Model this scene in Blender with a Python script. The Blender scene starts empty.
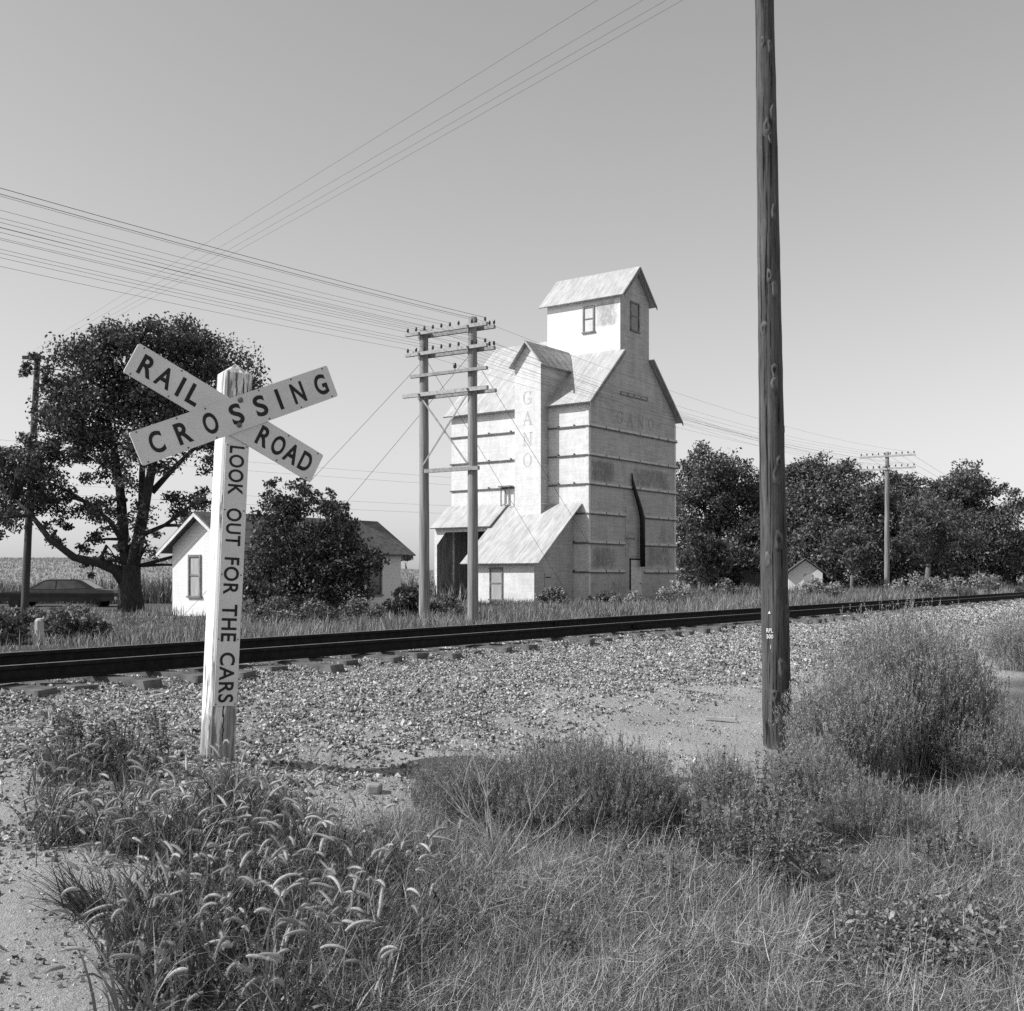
import bpy, bmesh, math, random
import numpy as np
from mathutils import Vector, Matrix, noise as mnoise

random.seed(7)
RNG = np.random.default_rng(11)
SC = bpy.context.scene
COL = SC.collection
F, CX, HY = 1150.0, 512.0, 577.0            # focal length in pixels, principal column, horizon row of the photograph

# ------------------------------------------------------------------ frames of reference
# camera at the origin, looking along +Y; heights are relative to the lens (the ground is about 1.6 m lower)
TA = math.atan(763 / 1150)
TR = np.array([math.sin(TA), math.cos(TA)])   # along the track
TN = np.array([-TR[1], TR[0]])                # across the track, away from the camera
EA = math.atan(855 / 1150)
ER = (math.sin(EA), math.cos(EA))

def at(px, py, D):
    return Vector(((px - CX) / F * D, D, (HY - py) / F * D))

P_CEN, GAUGE = 9.52, 1.50
_pp = [-60, 0.0, 2.0, 3.6, 4.6, 5.8, 6.6, 7.4, 8.05, 8.4, 10.6, 11.1, 12.6, 16, 25, 34, 4000]
_pz = [-1.62, -1.6, -1.56, -1.47, -1.38, -1.22, -1.1, -1.045, -.995, -0.93, -0.94, -0.96, -1.15, -1.2, -1.28, -1.36, -1.4]

def sstep(a, b, x):
    t = np.clip((x - a) / (b - a), 0, 1)
    return t * t * (3 - 2 * t)

def wob(x, y):
    return (np.sin(x * 1.7 + 1.3 * np.sin(y * 1.1)) * np.cos(y * 1.9 + 0.7 * np.sin(x * 2.3)))

def gz(x, y):
    x = np.asarray(x, float); y = np.asarray(y, float)
    p = x * TN[0] + y * TN[1]
    z = np.interp(p, _pp, _pz)
    bank = np.exp(-((p - 5.2) / 1.5) ** 2)
    t = x * TR[0] + y * TR[1]
    z = z + bank * 0.04 * np.sin(t * 2.1 + 0.8 * np.sin(t * 0.9)) + bank * .03 * np.sin(t * 5.3 + p * 2 + np.sin(t * 3.1)) + bank * .018 * np.sin(t * 11.7 + 3 * np.sin(p * 1.3))
    z = z + 0.02 * wob(x * .8, y * .8) * np.where(np.abs(p - P_CEN) < 2.2, 0.2, 1)
    ang = np.arctan2(x, np.maximum(y, 1e-3))
    amp = 3.9 - 1.9 * sstep(-0.35, 0.0, ang)
    z = z + amp * sstep(64, 165, y) * (y > 0)
    return z

def ground(px, py):
    """the point of the ground seen at a pixel"""
    D = 1.5
    for _ in range(4000):
        z = (HY - py) / F * D
        if z <= float(gz((px - CX) / F * D, D)):
            break
        D *= 1.003
    return Vector(((px - CX) / F * D, D, float(gz((px - CX) / F * D, D))))

# ------------------------------------------------------------------ materials (a black and white photograph: every colour is a grey)
MATS = {}

def newmat(name):
    m = bpy.data.materials.new(name); m.use_nodes = True
    MATS[name] = m
    nt = m.node_tree
    return m, nt, nt.nodes, nt.links, nt.nodes['Principled BSDF']

def g3(v):
    return (v, v, v, 1)

def ramp(nd, stops):
    r = nd.new('ShaderNodeValToRGB')
    el = r.color_ramp.elements
    while len(el) < len(stops):
        el.new(0.5)
    for e, (p, v) in zip(el, stops):
        e.position = p; e.color = g3(v)
    return r

def math_node(nd, lk, op, a, b=None, clamp=False):
    m = nd.new('ShaderNodeMath'); m.operation = op; m.use_clamp = clamp
    for i, v in enumerate((a, b)):
        if v is None: continue
        if isinstance(v, (int, float)): m.inputs[i].default_value = v
        else: lk.new(v, m.inputs[i])
    return m.outputs[0]

def mixg(nd, lk, fac, a, b):
    m = nd.new('ShaderNodeMix'); m.data_type = 'RGBA'
    for sock, v in ((m.inputs['Factor'], fac), (m.inputs[6], a), (m.inputs[7], b)):
        if isinstance(v, (int, float)):
            sock.default_value = v if sock == m.inputs['Factor'] else g3(v)
        else: lk.new(v, sock)
    return m.outputs[2]

def coords(nd, lk, scale=(1, 1, 1), kind='Object'):
    tc = nd.new('ShaderNodeTexCoord'); mp = nd.new('ShaderNodeMapping')
    mp.inputs['Scale'].default_value = scale
    lk.new(tc.outputs[kind], mp.inputs['Vector'])
    return mp.outputs['Vector']

def noise(nd, lk, vec, scale, detail=6, rough=.6):
    n = nd.new('ShaderNodeTexNoise')
    n.inputs['Scale'].default_value = scale; n.inputs['Detail'].default_value = detail
    n.inputs['Roughness'].default_value = rough
    lk.new(vec, n.inputs['Vector'])
    return n.outputs['Fac']

def bump(nd, lk, h, b, strength=.4, dist=.01):
    bn = nd.new('ShaderNodeBump'); bn.inputs['Strength'].default_value = strength
    bn.inputs['Distance'].default_value = dist
    lk.new(h, bn.inputs['Height']); lk.new(bn.outputs['Normal'], b.inputs['Normal'])

def plain(name, lo, hi, scale=6, rough=.8, stretch=(1, 1, 1), bmp=.3, bd=.01, metal=0, spec=.3, lo_p=.35, hi_p=.65):
    m, nt, nd, lk, b = newmat(name)
    v = coords(nd, lk, stretch)
    n = noise(nd, lk, v, scale)
    r = ramp(nd, [(lo_p, lo), (hi_p, hi)])
    lk.new(n, r.inputs[0]); lk.new(r.outputs[0], b.inputs['Base Color'])
    b.inputs['Roughness'].default_value = rough; b.inputs['Metallic'].default_value = metal
    b.inputs['Specular IOR Level'].default_value = spec
    if bmp: bump(nd, lk, n, b, bmp, bd)
    return m

def leafmat(name, lo, hi, trans=.35, rough=.5, spec=.35):
    """leaves and blades: each one its own shade, thin enough to let some light through"""
    m, nt, nd, lk, b = newmat(name)
    g = nd.new('ShaderNodeNewGeometry')
    r = ramp(nd, [(0, lo), (1, hi)])
    lk.new(g.outputs['Random Per Island'], r.inputs[0])
    lk.new(r.outputs[0], b.inputs['Base Color'])
    b.inputs['Roughness'].default_value = rough
    b.inputs['Specular IOR Level'].default_value = spec
    t = nd.new('ShaderNodeBsdfTranslucent'); lk.new(r.outputs[0], t.inputs['Color'])
    mx = nd.new('ShaderNodeMixShader'); mx.inputs[0].default_value = trans
    lk.new(b.outputs[0], mx.inputs[1]); lk.new(t.outputs[0], mx.inputs[2])
    lk.new(mx.outputs[0], nd['Material Output'].inputs['Surface'])
    return m

def siding(name, base, dirt, stain=0.0, zrows=None, period=.16, groove=.8):
    """painted clapboard: board joints along z, dirt streaks, worn patches; zrows = height ranges (object z) where the paint has worn"""
    m, nt, nd, lk, b = newmat(name)
    tc = nd.new('ShaderNodeTexCoord'); sx = nd.new('ShaderNodeSeparateXYZ')
    lk.new(tc.outputs['Object'], sx.inputs[0])
    fr = math_node(nd, lk, 'FRACT', math_node(nd, lk, 'DIVIDE', sx.outputs['Z'], period))
    line = math_node(nd, lk, 'LESS_THAN', fr, .11)
    v = coords(nd, lk, (1, 1, .3))
    n1 = noise(nd, lk, v, 1.6, 9, .7)
    v2 = coords(nd, lk, (1, 1, 7))
    n2 = noise(nd, lk, v2, 1.1, 4, .6)
    r1 = ramp(nd, [(.30, dirt), (.62, base)])
    lk.new(math_node(nd, lk, 'ADD', math_node(nd, lk, 'MULTIPLY', n1, .6), math_node(nd, lk, 'MULTIPLY', n2, .45)), r1.inputs[0])
    c = r1.outputs[0]
    if stain:
        n3 = math_node(nd, lk, 'ADD', math_node(nd, lk, 'MULTIPLY', noise(nd, lk, coords(nd, lk, (1, 1, .7)), .8, 10, .8), .5), math_node(nd, lk, 'MULTIPLY', noise(nd, lk, coords(nd, lk, (1, 1, .45)), 6, 8, .75), .5))
        tot = None
        def soft(sock, lo, hi, e):
            o_ = None
            for (p0, p1) in ((lo - e, lo + e), (hi + e, hi - e)):
                mr = nd.new('ShaderNodeMapRange'); mr.interpolation_type = 'SMOOTHSTEP'
                mr.inputs['From Min'].default_value = min(p0, p1); mr.inputs['From Max'].default_value = max(p0, p1)
                if p0 > p1: mr.inputs['To Min'].default_value = 1; mr.inputs['To Max'].default_value = 0
                lk.new(sock, mr.inputs['Value'])
                o_ = mr.outputs[0] if o_ is None else math_node(nd, lk, 'MULTIPLY', o_, mr.outputs[0])
            return o_
        for (ax, a0, a1, z0, z1, st) in zrows or []:
            q = math_node(nd, lk, 'MULTIPLY', soft(sx.outputs[ax], a0, a1, .45), soft(sx.outputs['Z'], z0, z1, .16))
            q = math_node(nd, lk, 'MULTIPLY', q, st)
            tot = q if tot is None else math_node(nd, lk, 'MAXIMUM', tot, q)
        n3 = math_node(nd, lk, 'ADD', n3, math_node(nd, lk, 'MULTIPLY', tot, .22))
        rr = ramp(nd, [(.57, 0), (.74, 1)])
        lk.new(n3, rr.inputs[0])
        c = mixg(nd, lk, math_node(nd, lk, 'MULTIPLY', rr.outputs[0], stain), c, .16)
    c = mixg(nd, lk, math_node(nd, lk, 'MULTIPLY', line, 1 - groove), c, .12)
    lk.new(c, b.inputs['Base Color'])
    b.inputs['Roughness'].default_value = .75; b.inputs['Specular IOR Level'].default_value = .25
    bump(nd, lk, math_node(nd, lk, 'ADD', fr, math_node(nd, lk, 'MULTIPLY', n1, .5)), b, .35, .02)
    return m

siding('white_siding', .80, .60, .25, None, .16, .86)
siding('shade_siding', .50, .26, .85, [('X', .2, 2.4, 5.95, 7.0, 1.0), ('X', 4.2, 8.0, 5.95, 6.9, .75), ('X', .3, 2.5, 1.75, 2.8, .85), ('X', 5.6, 8.0, 1.9, 2.9, .8), ('X', .2, 8.4, .1, 1.2, .45), ('X', 6.6, 8.4, 3.1, 4.1, .6), ('X', 3.2, 4.0, 2.2, 4.5, .5), ('X', .2, 3.2, 4.5, 5.5, .15)], .16, .8)  # white siding darkened to paint shade into its colour; stained patches are wear
siding('cupola_siding', .80, .70, .6, [('Y', .1, 1.35, 13.95, 15.15, .95), ('Y', .2, 3.2, 12.2, 13.0, .4)], .16, .86)
siding('house_siding', .8, .72, .08, None, .13, .86)
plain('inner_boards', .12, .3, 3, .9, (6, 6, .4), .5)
plain('trim', .55, .72, 4, .7)
plain('rod_iron_underline', .08, .16, 5, .8)
plain('band_wood', .5, .62, 5, .75)
plain('dark_metal', .012, .03, 5, .5, metal=.2)
plain('bolt_metal', .05, .1, 20, .5, metal=.5)
plain('window_frame', .12, .24, 4, .7)
plain('door_paint', .5, .66, 3, .8, (1, 1, 2))
plain('bolt_grey', .12, .2, 30, .5, metal=.3)
plain('gap_dark', .02, .04, 3, .9)
plain('board_panel', .34, .5, 4, .8, (8, 8, .6))
plain('pane_board', .30, .42, 3, .7, (4, 4, .5))
plain('faded_letter', .42, .60, 5, .85, bmp=0)
plain('ghost_letter', .25, .37, 5, .85, bmp=0)
plain('knot_wood', .05, .14, 14, .85, (1, 1, .5), .6)
plain('pole_wood', .15, .33, 3, .85, (7, 7, .3), .8, .012)
plain('pole_dark', .05, .1, 3, .85, (7, 7, .3), .8, .012)
plain('arm_wood', .22, .36, 3, .85, (3, 3, 3), .3)
plain('arm_pale', .30, .46, 3, .85, (3, 3, 3), .3)
plain('insulator_glass', .02, .06, 5, .2, bmp=0, spec=.6)
plain('wire_metal', .09, .14, 5, .6, bmp=0, metal=.3)
plain('tie_wood', .05, .17, 5, .9, (1, 1, 1), .9, .015)
plain('rail_steel', .012, .024, 9, .85, bmp=.2, spec=.12)
plain('rail_head', .22, .34, 9, .45, (1, 1, 1), .1, metal=.7)
plain('sign_black', .012, .022, 8, .55, bmp=0)
plain('bark', .022, .055, 5, .95, (3, 3, .7), 1, .04)
plain('bark_pale', .1, .18, 5, .95, (3, 3, .7), 1, .04)
plain('stone', .2, .36, 3, .95, lo_p=.3, hi_p=.7)
plain('concrete', .34, .46, 8, .9)
plain('tyre', .02, .03, 8, .9)
plain('chrome', .5, .6, 8, .25, metal=.9, bmp=0)
plain('car_paint', .02, .035, 3, .4, bmp=0, spec=.3)
plain('car_glass', .05, .09, 3, .08, bmp=0, spec=.8)
plain('glare_glass', .5, .7, 2, .3, bmp=0, spec=.6)  # pale base colour paints the bright sky reflection onto the windshield
plain('twig_pale', .35, .55, 9, .8, bmp=0)
plain('stem_green', .09, .16, 9, .8, bmp=0)
plain('shingle', .07, .14, 5, .9, (1, 1, 1), .6, .02)
leafmat('leaf_big_tree', .025, .15, .2)
leafmat('leaf_right_tree', .04, .20, .2)
leafmat('leaf_pale_tree', .07, .15, .3)
leafmat('leaf_shrub', .025, .12, .2)
leafmat('leaf_weed', .06, .26, .15)
leafmat('kochia', .12, .50, .14, .7, .15)
leafmat('kochia_dark', .10, .42, .12, .7, .15)
leafmat('grass_dry', .06, .54, .15, .6, .25)
leafmat('grass_green', .035, .24, .15, .45, .35)
leafmat('foxtail_head', .24, .6, .3, .7, .15)
leafmat('far_weed', .12, .44, .2, .7, .2)
leafmat('field_leaf', .2, .4, .35, .7, .2)
leafmat('vine_leaf', .05, .30, .12, .45, .4)

def sheet_metal(name, lo, hi):
    m, nt, nd, lk, b = newmat(name)
    v = coords(nd, lk, (.6, 1.6, .6))
    n = noise(nd, lk, v, 2.2, 7, .65)
    v2 = coords(nd, lk, (.3, 9, .3)); n2 = noise(nd, lk, v2, 1.0, 3)
    s = math_node(nd, lk, 'ADD', math_node(nd, lk, 'MULTIPLY', n, .6), math_node(nd, lk, 'MULTIPLY', n2, .4))
    r = ramp(nd, [(.36, lo), (.62, hi)])
    lk.new(s, r.inputs[0]); lk.new(r.outputs[0], b.inputs['Base Color'])
    b.inputs['Roughness'].default_value = .6; b.inputs['Metallic'].default_value = .15
    bump(nd, lk, n, b, .15, .02)
    return m
sheet_metal('roof_metal', .30, .52)

def post_paint():
    """white paint, worn off to weathered wood low down and at the head"""
    m, nt, nd, lk, b = newmat('post_paint')
    tc = nd.new('ShaderNodeTexCoord'); sx = nd.new('ShaderNodeSeparateXYZ')
    lk.new(tc.outputs['Object'], sx.inputs[0])
    v = coords(nd, lk, (9, 9, .9)); n = noise(nd, lk, v, 2.4, 8, .65)
    low = nd.new('ShaderNodeMapRange'); low.inputs['From Min'].default_value = .75; low.inputs['From Max'].default_value = .0
    lk.new(sx.outputs['Z'], low.inputs['Value'])
    top = nd.new('ShaderNodeMapRange'); top.inputs['From Min'].default_value = 2.30; top.inputs['From Max'].default_value = 2.42
    lk.new(sx.outputs['Z'], top.inputs['Value'])
    s = math_node(nd, lk, 'ADD', n, math_node(nd, lk, 'MULTIPLY', low.outputs[0], .26))
    s = math_node(nd, lk, 'ADD', s, math_node(nd, lk, 'MULTIPLY', top.outputs[0], .12))
    r = ramp(nd, [(.60, 0), (.66, 1)]); lk.new(s, r.inputs[0])
    v2 = coords(nd, lk, (22, 22, 1)); n2 = noise(nd, lk, v2, 2, 6)
    w = ramp(nd, [(.35, .08), (.65, .42)]); lk.new(n2, w.inputs[0])
    p = ramp(nd, [(.3, .66), (.6, .8)]); lk.new(n2, p.inputs[0])
    lk.new(mixg(nd, lk, r.outputs[0], p.outputs[0], w.outputs[0]), b.inputs['Base Color'])
    b.inputs['Roughness'].default_value = .7
    bump(nd, lk, n2, b, .5, .006)
post_paint()

def creosote():
    """old creosoted pole: long drying cracks, paler rubbed streaks, dark patches"""
    m, nt, nd, lk, b = newmat('creosote')
    c1 = noise(nd, lk, coords(nd, lk, (26, 26, .55)), 1.6, 8, .7)
    c2 = noise(nd, lk, coords(nd, lk, (5, 5, .8)), 1.8, 9, .75)
    c3 = noise(nd, lk, coords(nd, lk, (60, 60, 5)), 1.5, 4, .7)
    t = math_node(nd, lk, 'ADD', math_node(nd, lk, 'MULTIPLY', c1, .45), math_node(nd, lk, 'ADD', math_node(nd, lk, 'MULTIPLY', c2, .4), math_node(nd, lk, 'MULTIPLY', c3, .15)))
    r = ramp(nd, [(.36, .02), (.46, .06), (.56, .11), (.66, .25)])
    lk.new(t, r.inputs[0])
    cr = ramp(nd, [(.38, 0), (.42, 1)]); lk.new(c1, cr.inputs[0])
    lk.new(mixg(nd, lk, cr.outputs[0], .012, r.outputs[0]), b.inputs['Base Color'])
    b.inputs['Roughness'].default_value = .9; b.inputs['Specular IOR Level'].default_value = .2
    bump(nd, lk, math_node(nd, lk, 'ADD', math_node(nd, lk, 'MULTIPLY', cr.outputs[0], .7), t), b, 1, .012)
creosote()

def sign_paint():
    m, nt, nd, lk, b = newmat('sign_white')
    n = noise(nd, lk, coords(nd, lk, (1, 1, 1)), 3, 6)
    n2 = noise(nd, lk, coords(nd, lk, (1, 1, 1)), 60, 3)
    r = ramp(nd, [(.3, .60), (.65, .74)]); lk.new(math_node(nd, lk, 'ADD', math_node(nd, lk, 'MULTIPLY', n, .8), math_node(nd, lk, 'MULTIPLY', n2, .2)), r.inputs[0])
    lk.new(r.outputs[0], b.inputs['Base Color'])
    b.inputs['Roughness'].default_value = .5
sign_paint()

def ground_mat():
    m, nt, nd, lk, b = newmat('ground_soil')
    a = nd.new('ShaderNodeAttribute'); a.attribute_name = 'zone'          # r gravel, g grass soil, b field
    sp = nd.new('ShaderNodeSeparateColor'); lk.new(a.outputs['Color'], sp.inputs[0])
    v = coords(nd, lk)
    n1 = noise(nd, lk, v, 1.3, 9, .7); n2 = noise(nd, lk, v, 28, 6, .7); n3 = noise(nd, lk, v, 120, 3, .7)
    dirt = ramp(nd, [(.3, .32), (.68, .56)])
    lk.new(math_node(nd, lk, 'ADD', math_node(nd, lk, 'MULTIPLY', n1, .55), math_node(nd, lk, 'MULTIPLY', n2, .45)), dirt.inputs[0])
    vo = nd.new('ShaderNodeTexVoronoi'); vo.inputs['Scale'].default_value = 20; lk.new(v, vo.inputs['Vector'])
    sv = nd.new('ShaderNodeSeparateColor'); lk.new(vo.outputs['Color'], sv.inputs[0])
    gr = ramp(nd, [(0, .13), (1, .42)]); lk.new(sv.outputs[0], gr.inputs[0])
    soil = ramp(nd, [(.35, .06), (.65, .15)]); lk.new(n2, soil.inputs[0])
    vf = coords(nd, lk, (.35, 3, 1)); nf = noise(nd, lk, vf, 1.2, 7, .7)
    fld = ramp(nd, [(.35, .23), (.65, .36)]); lk.new(nf, fld.inputs[0])
    c = mixg(nd, lk, sp.outputs[0], dirt.outputs[0], gr.outputs[0])
    c = mixg(nd, lk, sp.outputs[1], c, soil.outputs[0])
    c = mixg(nd, lk, sp.outputs[2], c, fld.outputs[0])
    lk.new(c, b.inputs['Base Color'])
    b.inputs['Roughness'].default_value = .95; b.inputs['Specular IOR Level'].default_value = .1
    h = math_node(nd, lk, 'ADD', math_node(nd, lk, 'MULTIPLY', n2, 1.6), math_node(nd, lk, 'MULTIPLY', n3, .7))
    h = math_node(nd, lk, 'SUBTRACT', h, math_node(nd, lk, 'MULTIPLY', vo.outputs['Distance'], math_node(nd, lk, 'MULTIPLY', sp.outputs[0], 1.0)))
    bump(nd, lk, h, b, .9, .03)
ground_mat()

# ------------------------------------------------------------------ object helpers
def finish(o, mats, parent=None, smooth=False):
    for m in (mats if isinstance(mats, (list, tuple)) else [mats]):
        o.data.materials.append(MATS[m])
    COL.objects.link(o)
    if parent is not None: o.parent = parent
    if smooth:
        o.data.polygons.foreach_set('use_smooth', np.ones(len(o.data.polygons), bool))
    return o

def npmesh(name, V, Fs, mats, parent=None, smooth=False, mat_idx=None, flat=False):
    """V: (n,3); Fs: list of (m,k) index arrays"""
    me = bpy.data.meshes.new(name)
    V = np.asarray(V, np.float32)
    me.vertices.add(len(V)); me.vertices.foreach_set('co', V.ravel())
    loops = np.concatenate([f.ravel() for f in Fs]).astype(np.int32)
    tot = np.concatenate([np.full(len(f), f.shape[1], np.int32) for f in Fs])
    st = np.concatenate([[0], np.cumsum(tot)[:-1]]).astype(np.int32)
    me.loops.add(len(loops)); me.loops.foreach_set('vertex_index', loops)
    me.polygons.add(len(tot)); me.polygons.foreach_set('loop_start', st); me.polygons.foreach_set('loop_total', tot)
    if mat_idx is not None: me.polygons.foreach_set('material_index', np.asarray(mat_idx, np.int32))
    me.update(calc_edges=True); me.validate()
    if flat: me.shade_flat()
    return finish(bpy.data.objects.new(name, me), mats, parent, smooth)

class MB:
    """collects simple shapes into one mesh"""
    def __init__(s): s.v = []; s.f = []; s.m = []
    def poly(s, pts, mi=0):
        b = len(s.v); s.v += [tuple(p) for p in pts]; s.f.append(tuple(range(b, b + len(pts)))); s.m.append(mi)
    def solid(s, a, bb, mi=0):
        """two matching polygons joined by sides"""
        n = len(a); b = len(s.v)
        s.v += [tuple(p) for p in a] + [tuple(p) for p in bb]
        s.f.append(tuple(range(b + n - 1, b - 1, -1))); s.f.append(tuple(range(b + n, b + 2 * n)))
        for i in range(n):
            j = (i + 1) % n
            s.f.append((b + i, b + j, b + n + j, b + n + i))
        s.m += [mi] * (n + 2)
    def box(s, x0, x1, y0, y1, z0, z1, mi=0):
        s.solid([(x0, y0, z0), (x1, y0, z0), (x1, y1, z0), (x0, y1, z0)], [(x0, y0, z1), (x1, y0, z1), (x1, y1, z1), (x0, y1, z1)], mi)
    def slab(s, quad, t, mi=0):
        """a sheet of thickness t below/behind a planar polygon"""
        q = [Vector(p) for p in quad]
        nn = (q[1] - q[0]).cross(q[2] - q[0]).normalized() * t
        s.solid([p - nn for p in q], q, mi)
    def tube(s, pts, rad, n=8, mi=0):
        pts = [Vector(p) for p in pts]
        if isinstance(rad, (int, float)): rad = [rad] * len(pts)
        b = len(s.v); ref = None
        for i, p in enumerate(pts):
            d = (pts[min(i + 1, len(pts) - 1)] - pts[max(i - 1, 0)]).normalized()
            if ref is None:
                ref = Vector((1, 0, 0)) if abs(d.x) < .8 else Vector((0, 1, 0))
            u = (ref - d * ref.dot(d)).normalized(); ref = u; w = d.cross(u)
            for k in range(n):
                a = 2 * math.pi * k / n
                s.v.append(tuple(p + (u * math.cos(a) + w * math.sin(a)) * rad[i]))
        for i in range(len(pts) - 1):
            for k in range(n):
                k2 = (k + 1) % n
                s.f.append((b + i * n + k, b + i * n + k2, b + (i + 1) * n + k2, b + (i + 1) * n + k)); s.m.append(mi)
        s.f.append(tuple(range(b + n - 1, b - 1, -1))); s.m.append(mi)
        e = b + (len(pts) - 1) * n
        s.f.append(tuple(range(e, e + n))); s.m.append(mi)
    def build(s, name, mats, parent=None, smooth=False):
        me = bpy.data.meshes.new(name); me.from_pydata(s.v, [], s.f)
        me.polygons.foreach_set('material_index', np.array(s.m, np.int32)); me.update()
        return finish(bpy.data.objects.new(name, me), mats, parent, smooth)

def tag(o, label=None, cat=None, group=None, kind=None):
    if label: o['label'] = label
    if cat: o['category'] = cat
    if group: o['group'] = group
    if kind: o['kind'] = kind
    return o

def thing(name, label, cat, loc=(0, 0, 0), rz=0, group=None):
    o = bpy.data.objects.new(name, None); COL.objects.link(o)
    o.location = loc; o.rotation_euler = (0, 0, rz); o.empty_display_size = .2
    return tag(o, label, cat, group)

def rotz(v, a):
    c, s = math.cos(a), math.sin(a)
    return Vector((v[0] * c - v[1] * s, v[0] * s + v[1] * c, v[2]))

# ------------------------------------------------------------------ camera, light
cam = bpy.data.cameras.new('camera'); co = bpy.data.objects.new('camera', cam); COL.objects.link(co)
cam.sensor_width = 36; cam.sensor_fit = 'HORIZONTAL'; cam.lens = 36 * F / 1024
cam.shift_y = (HY - 505.5) / 1024; cam.clip_end = 9000; cam.clip_start = .05
co.location = (0, 0, 0); co.rotation_euler = (math.pi / 2, 0, 0)
SC.camera = co
SUN_D = Vector((-.984, -.18, 0)); SUN_EL = math.radians(40)
sd = Vector((SUN_D.x * math.cos(SUN_EL), SUN_D.y * math.cos(SUN_EL), math.sin(SUN_EL)))
sun = bpy.data.lights.new('sun', 'SUN'); so = bpy.data.objects.new('sun', sun); COL.objects.link(so)
sun.energy = 3.9; sun.angle = math.radians(.53); sun.color = (1, 1, 1)
so.rotation_euler = sd.to_track_quat('Z', 'Y').to_euler(); so.location = (-30, -10, 40)
w = bpy.data.worlds.new('World'); SC.world = w; w.use_nodes = True
nt = w.node_tree; nd = nt.nodes; lk = nt.links
sky = nd.new('ShaderNodeTexSky'); sky.sky_type = 'NISHITA'; sky.sun_disc = False
sky.sun_elevation = SUN_EL; sky.sun_rotation = math.atan2(SUN_D.x, SUN_D.y)
sky.air_density = 1.0; sky.dust_density = .6; sky.ozone_density = 1.0
sc_ = nd.new('ShaderNodeSeparateColor'); lk.new(sky.outputs[0], sc_.inputs[0])
def wm(op, a, b):
    n = nd.new('ShaderNodeMath'); n.operation = op
    for i, v in enumerate((a, b)):
        if isinstance(v, (int, float)): n.inputs[i].default_value = v
        else: lk.new(v, n.inputs[i])
    return n.outputs[0]
bw = wm('ADD', wm('MULTIPLY', sc_.outputs[0], .10), wm('ADD', wm('MULTIPLY', sc_.outputs[1], .25), wm('MULTIPLY', sc_.outputs[2], .65)))
cc = nd.new('ShaderNodeCombineColor')
for i in range(3): lk.new(bw, cc.inputs[i])
lk.new(cc.outputs[0], nd['Background'].inputs['Color'])
nd['Background'].inputs['Strength'].default_value = .108
SC.view_settings.view_transform = 'Standard'; SC.view_settings.look = 'None'
SC.view_settings.exposure = .4; SC.view_settings.gamma = 1; SC.view_settings.use_curve_mapping = False
SC.render.engine = 'CYCLES'
SC.cycles.use_denoising = False
SC.cycles.max_bounces = 6; SC.cycles.diffuse_bounces = 3; SC.cycles.glossy_bounces = 2; SC.cycles.transmission_bounces = 4; SC.cycles.transparent_max_bounces = 4
SC.cycles.sample_clamp_indirect = 4

# ------------------------------------------------------------------ ground: one sheet to the horizon
def build_ground():
    th = np.concatenate([np.linspace(-36, 36, 260), np.linspace(42, 318, 47)]) * math.pi / 180
    rr = np.concatenate([[.4], np.geomspace(1.0, 200, 330), np.geomspace(215, 5000, 26)])
    T, R = np.meshgrid(th, rr)
    X = R * np.sin(T); Y = R * np.cos(T)
    Z = gz(X, Y)
    near = (R < 40)
    Z = Z + near * .012 * (np.sin(X * 9.1 + 2 * np.sin(Y * 7)) * np.sin(Y * 8.3 + X * 3))
    n, k = R.shape
    V = np.stack([X, Y, Z], -1).reshape(-1, 3)
    i = np.arange(n - 1)[:, None] * k; j = np.arange(k)[None, :]; j2 = (j + 1) % k
    Q = np.stack([i + j, i + j2, i + k + j2, i + k + j], -1).reshape(-1, 4)[:, ::-1]
    V = np.concatenate([V, [[0, 0, float(gz(0, 0))]]])
    c = len(V) - 1
    Tr = np.stack([np.full(k, c), np.arange(k), (np.arange(k) + 1) % k], -1)[:, ::-1]
    o = npmesh('ground', V, [Q, Tr], 'ground_soil', smooth=True)
    p = V[:, 0] * TN[0] + V[:, 1] * TN[1]
    nz = wob(V[:, 0] * .7, V[:, 1] * .7)
    gravel = sstep(5.0, 6.9, p + nz * .6) * (1 - sstep(12.0, 13.0, p + nz * .4))
    grass = sstep(12.4, 13.4, p + nz * .4) * (1 - sstep(60, 70, V[:, 1]))
    px = np.where(V[:, 1] > 1, CX + F * V[:, 0] / np.maximum(V[:, 1], 1), 0)
    pe = 1.0 * (1 - sstep(620, 720, px))
    grass = np.maximum(grass, (1 - sstep(2.7 + pe, 3.6 + pe, p + nz * .4)) * sstep(150, 260, px + 30 * nz) * .9)
    field = sstep(60, 70, V[:, 1])
    ca = o.data.color_attributes.new('zone', 'FLOAT_COLOR', 'POINT')
    ca.data.foreach_set('color', np.stack([gravel, grass, field, np.ones_like(p)], -1).astype(np.float32).ravel())
    tag(o, kind='structure')
build_ground()

# ------------------------------------------------------------------ railway
def tpos(t, p, z=0):
    q = TR * t + TN * p
    return Vector((q[0], q[1], z))

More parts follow.
